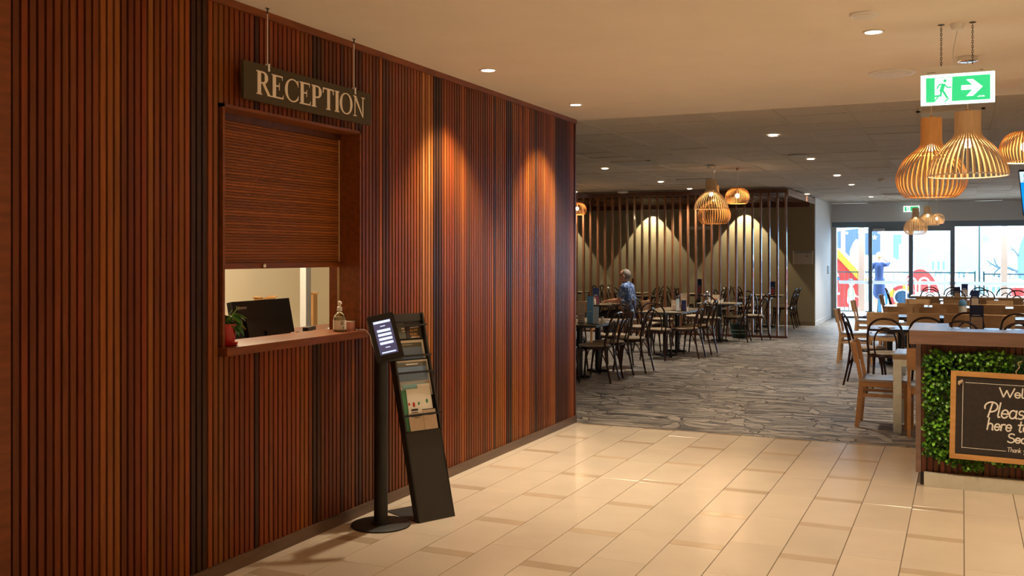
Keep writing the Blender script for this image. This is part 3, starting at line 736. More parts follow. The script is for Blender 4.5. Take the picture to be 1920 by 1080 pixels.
# ================================================================== RECEPTION: things in and behind the window
SZ = WZ0 + 0.042
pt = thing('potted_plant', 'trailing green plant in a red glazed pot on the reception sill', 'potted plant', (-3.445, 4.03, SZ))
obj('saucer', MB().lathe([(0.045, 0), (0.056, 0.004), (0.060, 0.018), (0.054, 0.018), (0.046, 0.008)], 24), 'red', pt, True)
obj('pot', MB().lathe([(0.040, 0.006), (0.048, 0.05), (0.058, 0.10), (0.061, 0.112), (0.055, 0.112), (0.05, 0.10)], 24), 'red', pt, True)
obj('soil', MB().lathe([(0.051, 0.10), (0.03, 0.104)], 16), flat('soil', (0.04, 0.025, 0.015)), pt)
def leaf_mesh(name, L, Wd, m, curl=0.25, shp=0.8):
    mb = MB(); k = 6; vs = []
    for i in range(k + 1):
        t = i / k; w = Wd * math.sin(PI * min(1, t ** 0.78 * 0.95 + 0.03)) ** shp; z = -curl * L * t * t
        vs += [(-w / 2, L * t, z + w * .18), (0, L * t, z), (w / 2, L * t, z + w * .18)]
    fs = [(3 * i + j, 3 * i + j + 1, 3 * i + 4 + j, 3 * i + 3 + j) for i in range(k) for j in (0, 1)]
    return mb.add(vs, fs).mesh(name, m, True)
plm = [leaf_mesh('leaf', 0.062, 0.050, flat('pothos', (0.12, 0.28, 0.06), 0.3), 0.5), leaf_mesh('leaf', 0.055, 0.044, flat('pothos_dark', (0.05, 0.16, 0.03), 0.3), 0.9)]
rr = random.Random(5)
for i in range(22):
    a = rr.uniform(0, 2 * PI); r = rr.uniform(0.0, 0.05); h = rr.uniform(0.10, 0.155)
    if math.sin(a) < -0.3 and rr.random() < .6: a = rr.uniform(-0.2, PI + .2)
    link('leaf', plm[i % 2], pt, (r * math.cos(a), r * math.sin(a), h), (rr.uniform(-.9, .5), rr.uniform(-.4, .4), a - PI / 2))
for i in range(5):
    a = rr.uniform(-1.2, 1.9); obj('stem', MB().tube(smoothpath([(0, 0, .1), (.03 * math.cos(a), .03 * math.sin(a), .15), (.07 * math.cos(a), .07 * math.sin(a), .12 + .02 * i)], 4), 0.0022, 5), 'leaf', pt)
sb = thing('sanitiser_bottle', 'clear pump bottle of hand sanitiser with a white label on the sill', 'bottle', (-3.44, 5.042, SZ))
obj('bottle_body', MB().lathe([(0.036, 0), (0.039, 0.004), (0.039, 0.075), (0.034, 0.098), (0.020, 0.115), (0.013, 0.12), (0.013, 0.13)], 24), 'glass_y', sb, True)
obj('gel', MB().lathe([(0.0365, 0.003), (0.0365, 0.072), (0.032, 0.09)], 24), flat('clear_gel', (0.62, 0.56, 0.42), 0.15), sb, True)
lb = obj('label', MB().lathe([(0.0395, 0.014), (0.0395, 0.07)], 32, cap=False), 'paper', sb, True)
for i in range(3): obj('print_line', MB().bar((0.0288 , -0.030, 0.060 - i * .007), (0.0375, -0.015, 0.060 - i * .007), .0012, .003), 'ink', lb)
obj('drop_mark', MB().ell((0.0375, -0.014, 0.026), (.002, .005, .006)), flat('teal_print', (0.02, .2, .22)), lb)
obj('collar', MB().lathe([(0.016, 0.125), (0.016, 0.148), (0.008, 0.152), (0.008, 0.166)], 16), 'white', sb, True)
obj('pump_head', MB().lathe([(0.011, 0.166), (0.011, 0.182), (0.004, 0.186)], 14).tube([(0, 0, .178), (0.022, -0.018, .178), (0.028, -0.022, .170)], 0.0045, 6), 'white', sb, True)
bx = thing('tissue_box', 'small pink cardboard box on the end of the reception sill', 'box', (-3.432, 5.125, SZ), 0.1)
obj('carton', MB().box(-.028, .028, -.030, .034, 0, .055), 'pink', bx); obj('lid_flap', MB().box(-.0285, .0285, -.031, .035, .054, .058), 'paper', bx)
rc = thing('reception_counter', 'dark timber reception counter behind the window opening', 'counter', (-3.66, 4.6, 0))
obj('worktop', box(-0.62, 0.012, -1.4, 1.6, 1.055, 1.095), 'timber_dark', rc); obj('front_panel', box(-0.58, -0.54, -1.4, 1.6, 0, 1.055), 'timber_dark', rc)
mo = thing('desktop_monitor', 'black desktop computer seen from behind through the reception window', 'monitor', (-3.80, 4.815, 1.095), 0.06)
Mt = Matrix.Rotation(math.radians(-11), 4, 'Y')
def tilt(mb, z0=0.0): mb.v = [tuple(Mt @ Vector(p)) for p in mb.v]; return mb
obj('casing', tilt(MB().box(-.03, .006, -.295, .285, .03, .245)), 'plastic_black', mo)
obj('lower_cover', tilt(MB().box(0.004, .026, -.21, .21, .02, .125)), 'black', mo)
obj('stand', MB().box(-.02, .07, -.10, .10, 0, .012).box(0.0, .03, -.05, .05, 0, .06), 'black', mo)
me = text_mesh('Lenovo', 0.032, flat('silver_print', (0.62, 0.62, 0.6)))
lo = link('maker_logo', me, mo); lo.matrix_local = Mt @ Matrix.Translation((0.0075, -0.262, 0.197)) @ Matrix.Rotation(PI / 2, 4, 'Z') @ Matrix.Rotation(PI / 2, 4, 'X')
po = thing('office_post', 'pale grey square post inside the reception office', 'post', (-5.0, 6.83, 0)); obj('shaft', box(-.03, .03, -.035, .035, 0.0, 2.7), 'grey_wall', po); obj('collar', box(-.04, .04, -.045, .045, 0, .1), 'grey_wall', po)
def carton(x, y, z, w, d, h, label):
    t = thing('cardboard_box', label, 'cardboard box', (x, y, z))
    obj('carton', box(-d / 2, d / 2, -w / 2, w / 2, 0, h), 'cardboard', t)
    for s_ in (-1, 1): obj('flap', MB().bar((0, s_ * w / 2, h), (0, s_ * (w / 2 + .025), h + .012), d, .006), 'cardboard', t)
dk = thing('office_shelf', 'cream wall shelf unit at the back of the reception office', 'shelf', (-5.8, 7.9, 0)); obj('top_board', box(-.2, .2, -.8, .75, 0.82, 0.86), 'paper', dk)
for yk in (-.78, .0, .71): obj('side_panel', box(-.2, .2, yk, yk + .04, 0, .82), 'paper', dk)
_q = [px(u, 560, x=-5.65).y for u in (481, 515, 577, 594)]
carton(-5.70, (_q[0] + _q[1]) / 2 + .05, 0.86, _q[1] - _q[0] - .08, 0.10, 0.36, 'open cardboard box standing above the black monitor')
carton(-5.70, (_q[2] + _q[3]) / 2 + .05, 0.86, _q[3] - _q[2] - .08, 0.10, 0.37, 'tall cardboard box on the office shelf right of the pale post')
ph = thing('desk_phone', 'low black desk phone on the reception counter', 'phone', (-3.85, 5.30, 1.095), 0.3); obj('base', MB().box(-.06, .06, -.08, .08, 0, .02), 'plastic_black', ph); obj('handset', MB().bar((0, -.08, .035), (0, .08, .035), .035, .025), 'plastic_black', ph)
ms = thing('desk_mouse', 'round black mouse on the reception counter behind the sanitiser', 'mouse', (-3.78, 5.45, 1.095)); mq = MB().ell((0, 0, .012), (.055, .035, .028)); mq.v = [(x, y, max(z, 0.0)) for x, y, z in mq.v]; obj('shell', mq, 'plastic_black', ms, True); obj('wheel', MB().ell((.03, 0, .036), (.01, .004, .004)), 'ring', ms)
point('office_ceiling_light_offscreen', (-4.8, 5.5, 2.64), 190, (1.0, 0.81, 0.54), 0.15)

# ================================================================== TABLET KIOSK
KX, KY = -3.150, 5.045
kk = thing('tablet_kiosk', 'black floor-standing tablet kiosk on a round base before the slatted wall', 'kiosk', (KX, KY, 0), 0.0)
obj('base_plate', MB().lathe([(0.175, 0), (0.178, 0.004), (0.176, 0.010), (0.168, 0.013), (0.03, 0.014)], 40), 'black_sheen', kk, True)
obj('pole', MB().prism([(0.043 * math.cos(t) , 0.036 * math.sin(t)) for t in [2 * PI * i / 20 for i in range(20)]], 0.012, 1.03, lambda a, b, t: (a, b, t)), 'black', kk, True)
obj('pole_collar', MB().lathe([(0.055, 0.013), (0.055, 0.022), (0.046, 0.026)], 24), 'black', kk, True)
# tablet head: plane tilted up towards the visitor
e_a = Vector((.1227, .0975, .032)).normalized(); e_d = Vector((.1215, -.069, -.254)); e_d = (e_d - e_a * e_d.dot(e_a)).normalized(); e_n = e_a.cross(-e_d)   # across, down, out of the screen
_r = px(722.5, 633, z=0) - Vector((0, 0, EYE)); _r = _r * (5.86 / (-math.sin(YAW) * _r.x + math.cos(YAW) * _r.y)); kc = Vector((0, 0, EYE)) + _r - Vector((KX, KY, 0))
Mh = Matrix.Translation(kc) @ Matrix((e_a, -e_n, -e_d)).transposed().to_4x4()
def head(mb): mb.v = [tuple(Mh @ Vector(p)) for p in mb.v]; return mb
TW, TH = 0.080, 0.146
def rrect(w, h, r, n=4):
    out = []
    for cx, cy, a0 in ((w - r, h - r, 0), (-w + r, h - r, 90), (-w + r, -h + r, 180), (w - r, -h + r, 270)):
        for i in range(n + 1): a = math.radians(a0 + 90 * i / n); out.append((cx + r * math.cos(a), cy + r * math.sin(a)))
    return out
hd = obj('tablet_case', head(MB().prism(rrect(TW, TH, .012), -0.012, 0.022, lambda a, b, t: (a, t, b))), 'black', kk)
sc_ = obj('screen', head(MB().prism(rrect(0.054, 0.108, .002, 1), -0.0126, -0.012, lambda a, b, t: (a, t, b))), glow('screen_purple', (0.055, 0.05, 0.10), 0.9), hd)
def scr(x0, x1, z0, z1, m, name): obj(name, head(MB().box(x0, x1, -0.0132, -0.0126, z0, z1)), m, hd)
lb_ = glow('screen_bar', (0.60, 0.70, 0.95), 1.0)
scr(-.050, .050, .090, .104, lb_, 'screen_header')
for i in range(4): scr(-.040, .040, .034 - i * .0265, .050 - i * .0265, lb_, 'screen_button')
scr(-.015, .015, .068, .073, lb_, 'screen_caption'); scr(-.014, .014, -.068, -.063, lb_, 'screen_caption'); scr(-.042, .042, -.100, -.092, lb_, 'screen_footer')
obj('neck_bracket', MB().bar((0, 0, 1.0), tuple(kc - e_n * .02), 0.05, 0.03, up=(0, 1, 0)), 'black', kk)
cb = thing('charging_cable', 'thin white charging cable from the sill to the tablet kiosk', 'cable', (0, 0, 0))
obj('cord', MB().tube(smoothpath([(-3.386, 5.148, SZ + .005), (-3.345, 5.172, SZ + .005), (-3.318, 5.185, SZ - .03), (-3.31, 5.20, 1.06), (-3.30, 5.225, 1.008), (-3.27, 5.235, 1.005), (-3.23, 5.19, 1.04), (-3.19, 5.11, 1.068)], 6), 0.0022, 6), 'white', cb, True)
obj('plug', MB().ell((-3.388, 5.146, SZ + .005), (.007, .007, .006)), 'white', cb, True)

# ================================================================== BROCHURE STAND
bl = Vector((-2.96, 5.165, 0)); br = Vector((-2.845, 5.403, 0)); ax = (br - bl).normalized(); BW = 0.270
nrm = Vector((ax.y, -ax.x, 0))          # towards the viewer
rk = thing('brochure_stand', 'black leaning metal brochure stand against the slatted wall', 'brochure stand', (bl.x, bl.y, 0))
LEAN, HT = 0.355, 1.235; L = math.hypot(LEAN, HT); up = (Vector((0, 0, HT)) - nrm * LEAN).normalized(); fro = ax.cross(up).normalized()
if fro.dot(nrm) < 0: fro = -fro
def R3(a, b, t): return tuple(ax * a + up * b + fro * t)      # a across, b up the slope, t towards the viewer
obj('front_panel', MB().prism([(0, 0), (BW, 0), (BW, 0.545), (0, 0.545)], -0.006, 0.0, R3), 'black_sheen', rk)
for a in (0.0, BW - 0.012): obj('side_rail', MB().prism([(a, 0.0), (a + .012, 0.0), (a + .012, L), (a, L)], -0.045, 0.0, R3).prism([(a, 0.545), (a + .012, 0.545), (a + .012, L), (a, L)], -0.001, 0.012, R3), 'black_sheen', rk)
obj('back_panel', MB().prism([(0.01, 0.545), (BW - .01, .545), (BW - .01, L), (0.01, L)], -0.044, -0.038, R3), 'black_sheen', rk)
obj('head_panel', MB().prism([(0, L - 0.05), (BW, L - .05), (BW, L), (0, L)], -0.008, -0.002, R3), 'black_sheen', rk)
for b in (0.541, 0.755, 0.99, 1.12): obj('pocket_floor', MB().prism([(0.01, b), (BW - .01, b), (BW - .01, b + .004), (.01, b + .004)], -0.04, 0.011 if b < .6 else -0.004, R3), 'black', rk)
for b in (0.64, 0.905, 1.01, 1.205): obj('pocket_bar', MB().bar(R3(-.008, b, .015), R3(BW + .008, b, .015), 0.008, 0.012, up=up), 'black', rk)
bp = Vector((-nrm.x, -nrm.y, 0)) * 0.36
obj('base_plate', MB().add([p + Vector((0, 0, z)) for z in (0.0, 0.006) for p in (Vector(), ax * BW, ax * BW + bp, bp)], [(3, 2, 1, 0), (4, 5, 6, 7), (0, 1, 5, 4), (1, 2, 6, 5), (2, 3, 7, 6), (3, 0, 4, 7)]), 'black_sheen', rk)
for b in (.02, .09): obj('screw', MB().ell(R3(-.001, b, -.02), (.003, .003, .003), 8, 6), 'chrome', rk)
def leaflet(a0, a1, b0, b1, t, m, label, extra=(), sl=0.0, group='brochures in the black stand', th_=.005):
    th = thing('brochure', label, 'brochure', tuple(bl), 0, group)
    Q = lambda a, b, tt: R3(a + sl * (b - b0), b, tt)
    obj('cover', MB().prism([(a0, b0), (a1, b0), (a1, b1), (a0, b1)], t, t + th_, Q), m, th)
    for k, (nm, poly, mm) in enumerate(extra): obj(nm, MB().prism([(a0 + x * (a1 - a0), b0 + y * (b1 - b0)) for x, y in poly], t + th_, t + th_ + .0005 + .0003 * k, Q), mm, th)
    return th
rec = lambda x0, x1, y0, y1: [(x0, y0), (x1, y0), (x1, y1), (x0, y1)]
sky_ = flat('print_sky', (0.20, 0.29, 0.44)); olive_ = flat('print_olive', (0.13, 0.13, 0.10)); sand_ = flat('print_sand', (0.42, 0.27, 0.16)); pale_ = flat('print_pale', (0.42, 0.43, 0.42)); gold_ = flat('print_gold', (0.75, 0.42, 0.08)); brown_ = flat('print_brown', (0.05, 0.03, 0.025)); green_ = flat('print_green', (0.06, 0.26, 0.12)); tealp = flat('print_teal', (0.22, 0.42, 0.42)); redp = flat('print_red', (0.5, 0.05, 0.03)); rock_ = flat('print_rock', (0.20, 0.15, 0.12))
t1 = leaflet(.135, .252, 1.125, 1.232, -.02, brown_, 'dark brown leaflet with gold lettering in the top pocket', [('print_edge', rec(.02, .98, .97, 1.0), olive_), ('print_line', rec(.25, .85, .04, .08), 'paper'), ('print_line', rec(.3, .8, .11, .14), gold_)])
for body, sz, b_, a_ in (('SLOW', .022, .058, .028), ('OR BIG', .017, .034, .026)):
    me = text_mesh(body, sz, gold_, .0004); lo = link('print_title', me, t1); o3 = Vector(R3(.135 + a_, 1.125 + b_ - .012, -.0138)); lo.matrix_local = Matrix.Translation(o3) @ Matrix((ax, up, fro)).transposed().to_4x4()
obj('print_script', MB().prism([(0.165, 1.192), (.235, 1.196), (.23, 1.200), (.17, 1.197)], -.0148, -.0142, R3), 'paper', t1)
leaflet(.018, .130, 1.125, 1.228, -.02, olive_, 'olive leaflet half hidden by the tablet in the top pocket', [('print_line', rec(.75, .95, .6, .68), 'paper'), ('print_line', rec(.78, .95, .45, .5), 'paper')])
t2 = leaflet(.02, .252, .995, 1.115, -.02, 'paper', 'framed landscape booklet in the second pocket of the stand', [('print_photo', rec(.05, .93, .0, .86), sky_), ('print_band', rec(.05, .93, .62, .86), olive_), ('print_line', rec(.3, .62, .74, .79), pale_)], )
t3 = leaflet(.016, .254, .760, .986, -.012, 'paper', 'visitor guide with blue sky and rocky hill on its cover', [('print_sky', rec(.03, .96, .42, .95), sky_), ('print_band', rec(.03, .96, .82, .95), olive_), ('print_haze', rec(.03, .96, .28, .42), pale_), ('print_hill', [(.03, .0), (.96, .0), (.96, .40), (.80, .36), (.35, .20), (.20, .22), (.03, .16)], sand_), ('print_rock', [(.06, .0), (.35, .0), (.45, .12), (.30, .17), (.12, .14)], rock_), ('print_title', rec(.30, .68, .87, .90), 'paper'), ('print_slope', [(.6, .0), (.96, .0), (.96, .22)], olive_)])
leaflet(.018, .060, .546, .80, -.0018, green_, 'green leaflet at the left of the lower pocket', th_=.0012)
leaflet(.035, .235, .546, .835, -.0036, tealp, 'pale teal booklet behind the cream leaflets', th_=.0015)
t4 = leaflet(.045, .148, .546, .805, .0010, 'paper', 'cream leaflet with red and green fruit printed above bold black words', [('print_fruit', [(.43 + .10 * math.cos(i * PI / 4), .62 + .065 * math.sin(i * PI / 4)) for i in range(8)], redp), ('print_fruit', [(.10 + .07 * math.cos(i * PI / 4), .64 + .035 * math.sin(i * PI / 4)) for i in range(8)], redp), ('print_fruit', [(.80 + .07 * math.cos(i * PI / 4), .64 + .04 * math.sin(i * PI / 4)) for i in range(8)], green_), ('print_word', rec(.2, .68, .47, .52), 'ink'), ('print_word', rec(.18, .66, .39, .44), 'ink'), ('print_line', rec(.15, .85, .32, .34), pale_)], sl=.04, th_=.0012)
leaflet(.142, .236, .546, .83, -.0018, 'paper', 'cream leaflet with green sprig in the right of the lower pocket', th_=.0012, extra=[('print_fruit', [(.6 + .10 * math.cos(i * PI / 4), .62 + .05 * math.sin(i * PI / 4)) for i in range(8)], green_), ('print_line', [(.05, .35), (.09, .35), (.75, .05), (.70, .05)], 'ink'), ('print_line', [(.1, .3), (.3, .42), (.28, .46), (.08, .34)], tealp)])
leaflet(.040, .146, .546, .655, .0048, 'tan_card', 'folded cream paper bag lying left in the lowest pocket', [('print_line', rec(.2, .9, .78, .81), 'ink'), ('print_line', rec(.4, .7, .70, .73), 'ink')], th_=.004)
leaflet(.148, .245, .546, .672, .0048, 'tan_card', 'folded cream paper bag with a black top edge in the lowest pocket', [('print_edge', rec(0, 1, .96, 1.0), 'ink'), ('print_line', rec(.2, .9, .74, .78), olive_), ('print_line', rec(.4, .8, .68, .71), olive_)], th_=.004)

# ================================================================== WAITING COUNTER WITH HEDGE AND CHALKBOARD
CYF = 7.50
ct = thing('welcome_counter', 'timber welcome counter with a leafy hedge front at the edge of the tiles', 'counter', (-0.30, CYF, 0))
CW = 1.75
tp = MB().prism([(-0.037, -0.12), (CW, -0.12), (CW, 0.17), (0.205, 0.17), (0.205, 0.72), (-0.037, 0.72)], 0.992, 1.086, lambda a, b, t: (a, b, t))
obj('worktop', tp, 'bench', ct)
obj('end_panel', box(0.0, 0.035, 0.0, 0.66, 0.085, 0.992), 'bench', ct)
obj('body', box(0.035, CW - .02, 0.03, 0.14, 0.085, 0.992), 'timber_dark', ct)
sl = MB().box(0, .027, -.0, .022, 0, .905).mesh('cladding_slat', 'slat')
for i in range(42):
    o = link('cladding_slat', sl, ct, (0.04 + i * 0.0394, 0.008, 0.087)); o.color = (*[q * rs.uniform(.8, 1.1) for q in (.17, .055, .025)], 1)
obj('kick_board', box(0.055, CW - .02, -0.05, 0.0, 0.0, 0.095), 'kick', ct)
obj('plinth', box(0.03, CW - .05, 0.0, 0.60, 0.0, 0.085), 'black', ct)
# hedge
hg = thing('artificial_hedge', 'panel of glossy green artificial hedge on the welcome counter front', 'hedge', (-0.30, CYF - 0.005, 0))
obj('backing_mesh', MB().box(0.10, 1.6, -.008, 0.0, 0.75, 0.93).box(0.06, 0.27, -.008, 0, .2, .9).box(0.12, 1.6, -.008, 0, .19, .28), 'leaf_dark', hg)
lm = [leaf_mesh('leaf', 0.037, 0.021, 'leaf', .35, 1.2), leaf_mesh('leaf', 0.031, 0.018, 'leaf', .2, 1.2), leaf_mesh('leaf', 0.035, 0.020, 'leaf_dark', .5, 1.2)]
rh = random.Random(11); spots = []
def inside(x, z):
    if not (0.05 < x < 1.62): return False
    top = 0.940 + 0.02 * math.sin(x * 17); bot = 0.155 + 0.03 * math.sin(x * 13) + (0.05 if 0.43 < x < 0.5 else 0)
    if x < 0.10: top -= 0.05; bot += 0.04
    if 0.62 < x < 0.69 and .6 < z < .93: return rh.random() < .2
    return bot < z < top and not (0.25 < x < 1.08 and 0.25 < z < 0.79)
while len(spots) < 4800:
    x, z = rh.uniform(0.04, 1.63), rh.uniform(0.12, 0.99)
    if inside(x, z): spots.append((x, z, rh.uniform(0.034, 0.088)))
spots.sort(key=lambda p: (0 if p[0] < 0.66 else 1, -p[2]))
bulk = MB()
for i, (x, z, d) in enumerate(spots):
    R_ = Matrix.Rotation(rh.uniform(-PI, PI), 4, 'Y') @ Matrix.Rotation(rh.uniform(-.9, .5), 4, 'X')
    mt = Matrix.Translation((x, -d, z)) @ R_ @ Matrix.Rotation(rh.uniform(-.5, .5), 4, 'Y')
    if rh.random() < .7: 
        mt = Matrix.Translation((x, -d, z)) @ Matrix.Rotation(rh.gauss(0, 1.1), 4, 'Y') @ Matrix.Rotation(rh.uniform(.1, 1.3), 4, 'X')
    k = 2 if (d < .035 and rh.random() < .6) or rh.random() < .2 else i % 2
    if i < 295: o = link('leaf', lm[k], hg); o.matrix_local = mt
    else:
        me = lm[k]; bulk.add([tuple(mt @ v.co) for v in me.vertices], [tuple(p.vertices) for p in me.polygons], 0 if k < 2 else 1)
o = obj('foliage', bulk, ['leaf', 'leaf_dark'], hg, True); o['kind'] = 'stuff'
# chalkboard sign
CBX, CBZ, CBW, CBH = -0.083, 0.222, 0.89, 0.597
cbd = thing('chalkboard_sign', 'pine framed chalkboard with white Welcome lettering hung on the hedge', 'sign', (CBX, CYF - 0.105, CBZ)); cbd.rotation_euler = (0, math.radians(1.0), 0)
obj('slate', box(0.03, CBW - .03, 0.0, 0.010, 0.03, CBH - .03), 'board', cbd)
fw_ = 0.034
obj('frame_rail', box(0, CBW, -.008, .016, CBH - fw_, CBH), 'frame_pine', cbd); obj('frame_rail', box(0, CBW, -.008, .016, 0, fw_), 'frame_pine', cbd)
obj('frame_stile', box(0, fw_, -.0085, .0155, 0, CBH), 'frame_pine', cbd); obj('frame_stile', box(CBW - fw_, CBW, -.0085, .0155, 0, CBH), 'frame_pine', cbd)
ln = MB()
for a in ((.075, .078, .075, CBH - .075), (CBW - .078, CBW - .075, .075, CBH - .075), (.09, CBW - .09, CBH - .077, CBH - .074), (.075, .345, .078, .081), (CBW - .345, CBW - .075, .078, .081)): ln.box(a[0], a[1], -.0008, 0, a[2], a[3])
obj('border_line', ln, 'chalk', cbd)
# hand lettering: strokes in a unit where x-height = 0.55 and ascender = 1
def A(cx, cy, rx, ry, a0, a1, n=12): return [(cx + rx * math.cos(math.radians(a0 + (a1 - a0) * i / n)), cy + ry * math.sin(math.radians(a0 + (a1 - a0) * i / n))) for i in range(n + 1)]
HW = {
 'W': (1.05, [[(0.0, .95), (.28, 0.0), (.52, .70), (.75, 0.0), (1.08, .95)]]),
 'e': (.50, [[(.05, .28)] + A(.25, .27, .20, .27, 0, 330, 16)]), 'l': (.22, [[(.10, 1.0), (.06, .15), (.10, .02), (.20, .04)]]),
 'c': (.44, [A(.25, .27, .21, .27, 45, 320, 14)]), 'o': (.54, [A(.26, .27, .22, .27, 0, 360, 18)]),
 'm': (.78, [[(.06, .52), (.06, 0)], A(.22, .36, .16, .17, 180, 0, 8) + [(.38, 0)], A(.54, .36, .16, .17, 180, 0, 8) + [(.70, 0)]]),
 'P': (.80, [[(.40, .92), (.26, -.02)], A(.36, .68, .40, .33, 205, -95, 18)]), 'a': (.54, [A(.24, .27, .20, .27, 50, 330, 14), [(.45, .54), (.44, .08), (.52, .0)]]),
 's': (.42, [A(.22, .41, .15, .14, 40, 250, 9) + A(.20, .14, .17, .14, 80, -140, 9)]),
 'w': (.72, [[(.04, .54), (.18, 0), (.34, .45), (.50, 0), (.68, .54)]]), 'i': (.20, [[(.10, .52), (.08, .02)], [(.11, .72), (.11, .76)]]),
 't': (.40, [[(.20, .86), (.16, .12), (.24, .0), (.34, .05)], [(.02, .56), (.38, .60)]]), 'h': (.54, [[(.08, 1.0), (.05, 0)], A(.25, .34, .18, .20, 170, 0, 8) + [(.43, .04), (.50, .0)]]),
 'r': (.38, [[(.07, .52), (.06, 0)], A(.24, .34, .18, .19, 175, 50, 7)]), 'b': (.52, [[(.07, 1.0), (.06, 0)], A(.26, .27, .20, .27, 160, -150, 14)]),
 'S': (.66, [A(.36, .71, .25, .23, 35, 255, 11) + A(.32, .24, .29, .25, 75, -150, 11)]), 'd': (.54, [A(.24, .27, .20, .27, 50, 330, 14), [(.47, 1.0), (.45, .05)]]),
 'T': (.66, [[(.0, .92), (.64, .96)], [(.32, .94), (.28, 0)]]), 'n': (.54, [[(.07, .52), (.06, 0)], A(.25, .34, .18, .20, 175, 0, 8) + [(.43, 0)]]),
 'k': (.48, [[(.08, 1.0), (.06, 0)], [(.40, .52), (.09, .26), (.42, 0)]]), 'y': (.52, [[(.05, .54), (.24, .05)], [(.46, .54), (.14, -.35)]]), 'u': (.54, [[(.06, .54)] + A(.24, .20, .18, .20, 180, 360, 8) + [(.42, .54), (.46, 0)]]), ' ': (.42, [])}
def ribbon(mb, pts, w, fn, y=-.0009):
    P = [Vector(p) for p in pts]
    for a, b in zip(P, P[1:]):
        d = (b - a)
        if d.length < 1e-6: continue
        d.normalize(); n_ = Vector((-d.y, d.x)) * w / 2; e = d * w * .28
        mb.prism([tuple(a + n_ - e), tuple(a - n_ - e), tuple(b - n_ + e), tuple(b + n_ + e)], 0, .0008 + .00002 * len(mb.f) / 6, lambda p, q, t: fn(p, q, t))
def handwrite(txt, x, z, size, wt, slant, name, xs=1.0):
    for ch in txt:
        w, st = HW[ch]; mb = MB()
        for s_ in st: ribbon(mb, [((p[0] * xs + slant * p[1]) * size, p[1] * size) for p in s_], wt, lambda a, b, t, x0=x: (x0 + a, -.0002 - t, z + b))
        if st: obj(name, mb, 'chalk', cbd)
        x += w * size * xs
    return x
handwrite('Welcome', .300, .440, .064, .0085, .0, 'chalk_letter', 1.3)
handwrite('Please wait', .207, .300, .100, .0095, .14, 'chalk_letter', .97)
handwrite('here to be', .225, .214, .080, .0090, .12, 'chalk_letter', .98)
handwrite('Seated', .348, .140, .062, .0085, .1, 'chalk_letter', 1.15)
handwrite('Thank you', .352, .077, .030, .0035, .08, 'chalk_letter', 1.0)
kn = obj('rope_knot', MB().ell((.058, -.006, CBH - .075), (.014, .012, .011)).ell((.068, -.010, CBH - .066), (.010, .010, .009)).ell((.052, -.010, CBH - .086), (.008, .009, .010)), flat('jute', (0.55, 0.42, 0.28), 0.9), cbd, True)
obj('rope_tail', MB().tube(smoothpath([(.40, -.004, CBH), (.395, -.012, CBH + .02), (.415, -.014, CBH + .05), (.405, -.012, CBH + .075), (.43, -.014, CBH + .09)], 5), .0028, 6), M['jute'], cbd, True)

# ================================================================== CHAIRS
def make_bentwood():
    t = thing('bentwood_chair', 'x', 'chair')
    full = [(.195, -.275, 0), (.186, -.222, .24), (.180, -.195, .44), (.192, -.222, .62), (.170, -.268, .775), (.095, -.300, .852), (0, -.308, .872)]
    path = full + [(-x, y, z) for x, y, z in full[-2::-1]]
    hoop = [p for p in smoothpath(path, 4) if p.z >= .40]
    obj('back_hoop', MB().tube(hoop, .0135, 7), 'bent', t, True)
    ih = [(.112, -.165, .445), (.122, -.205, .58), (.095, -.245, .70), (.0, -.268, .765)]; ip = ih + [(-x, y, z) for x, y, z in ih[-2::-1]]
    obj('inner_hoop', MB().tube(smoothpath(ip, 4), .0105, 6), 'bent', t, True)
    for s_ in (-1, 1):
        obj('leg', MB().tube(smoothpath([(s_ * .180, -.195, .44), (s_ * .186, -.222, .24), (s_ * .195, -.275, 0)], 4), [.015] * 5 + [.0125] * 4, 7), 'bent', t, True)
        obj('leg', MB().tube([(s_ * .145, .150, .44), (s_ * .155, .168, .25), (s_ * .168, .195, 0)], [.017, .015, .011], 7), 'bent', t, True)
        obj('brace', MB().tube(smoothpath([(s_ * .188, -.225, .22), (s_ * .182, -.16, .36), (s_ * .176, -.09, .415), (s_ * .17, 0, .425), (s_ * .165, .07, .415), (s_ * .158, .13, .36), (s_ * .158, .17, .22)], 3), .008, 6), 'bent', t, True)
    obj('seat_rim', MB().lathe([(.170, .415), (.205, .418), (.212, .435), (.205, .450), (.190, .452)], 26), 'bent', t, True)
    obj('seat', MB().lathe([(.196, .446), (.202, .456), (.196, .468), (.15, .474), (.02, .472)], 26), 'vinyl', t, True)
    return t
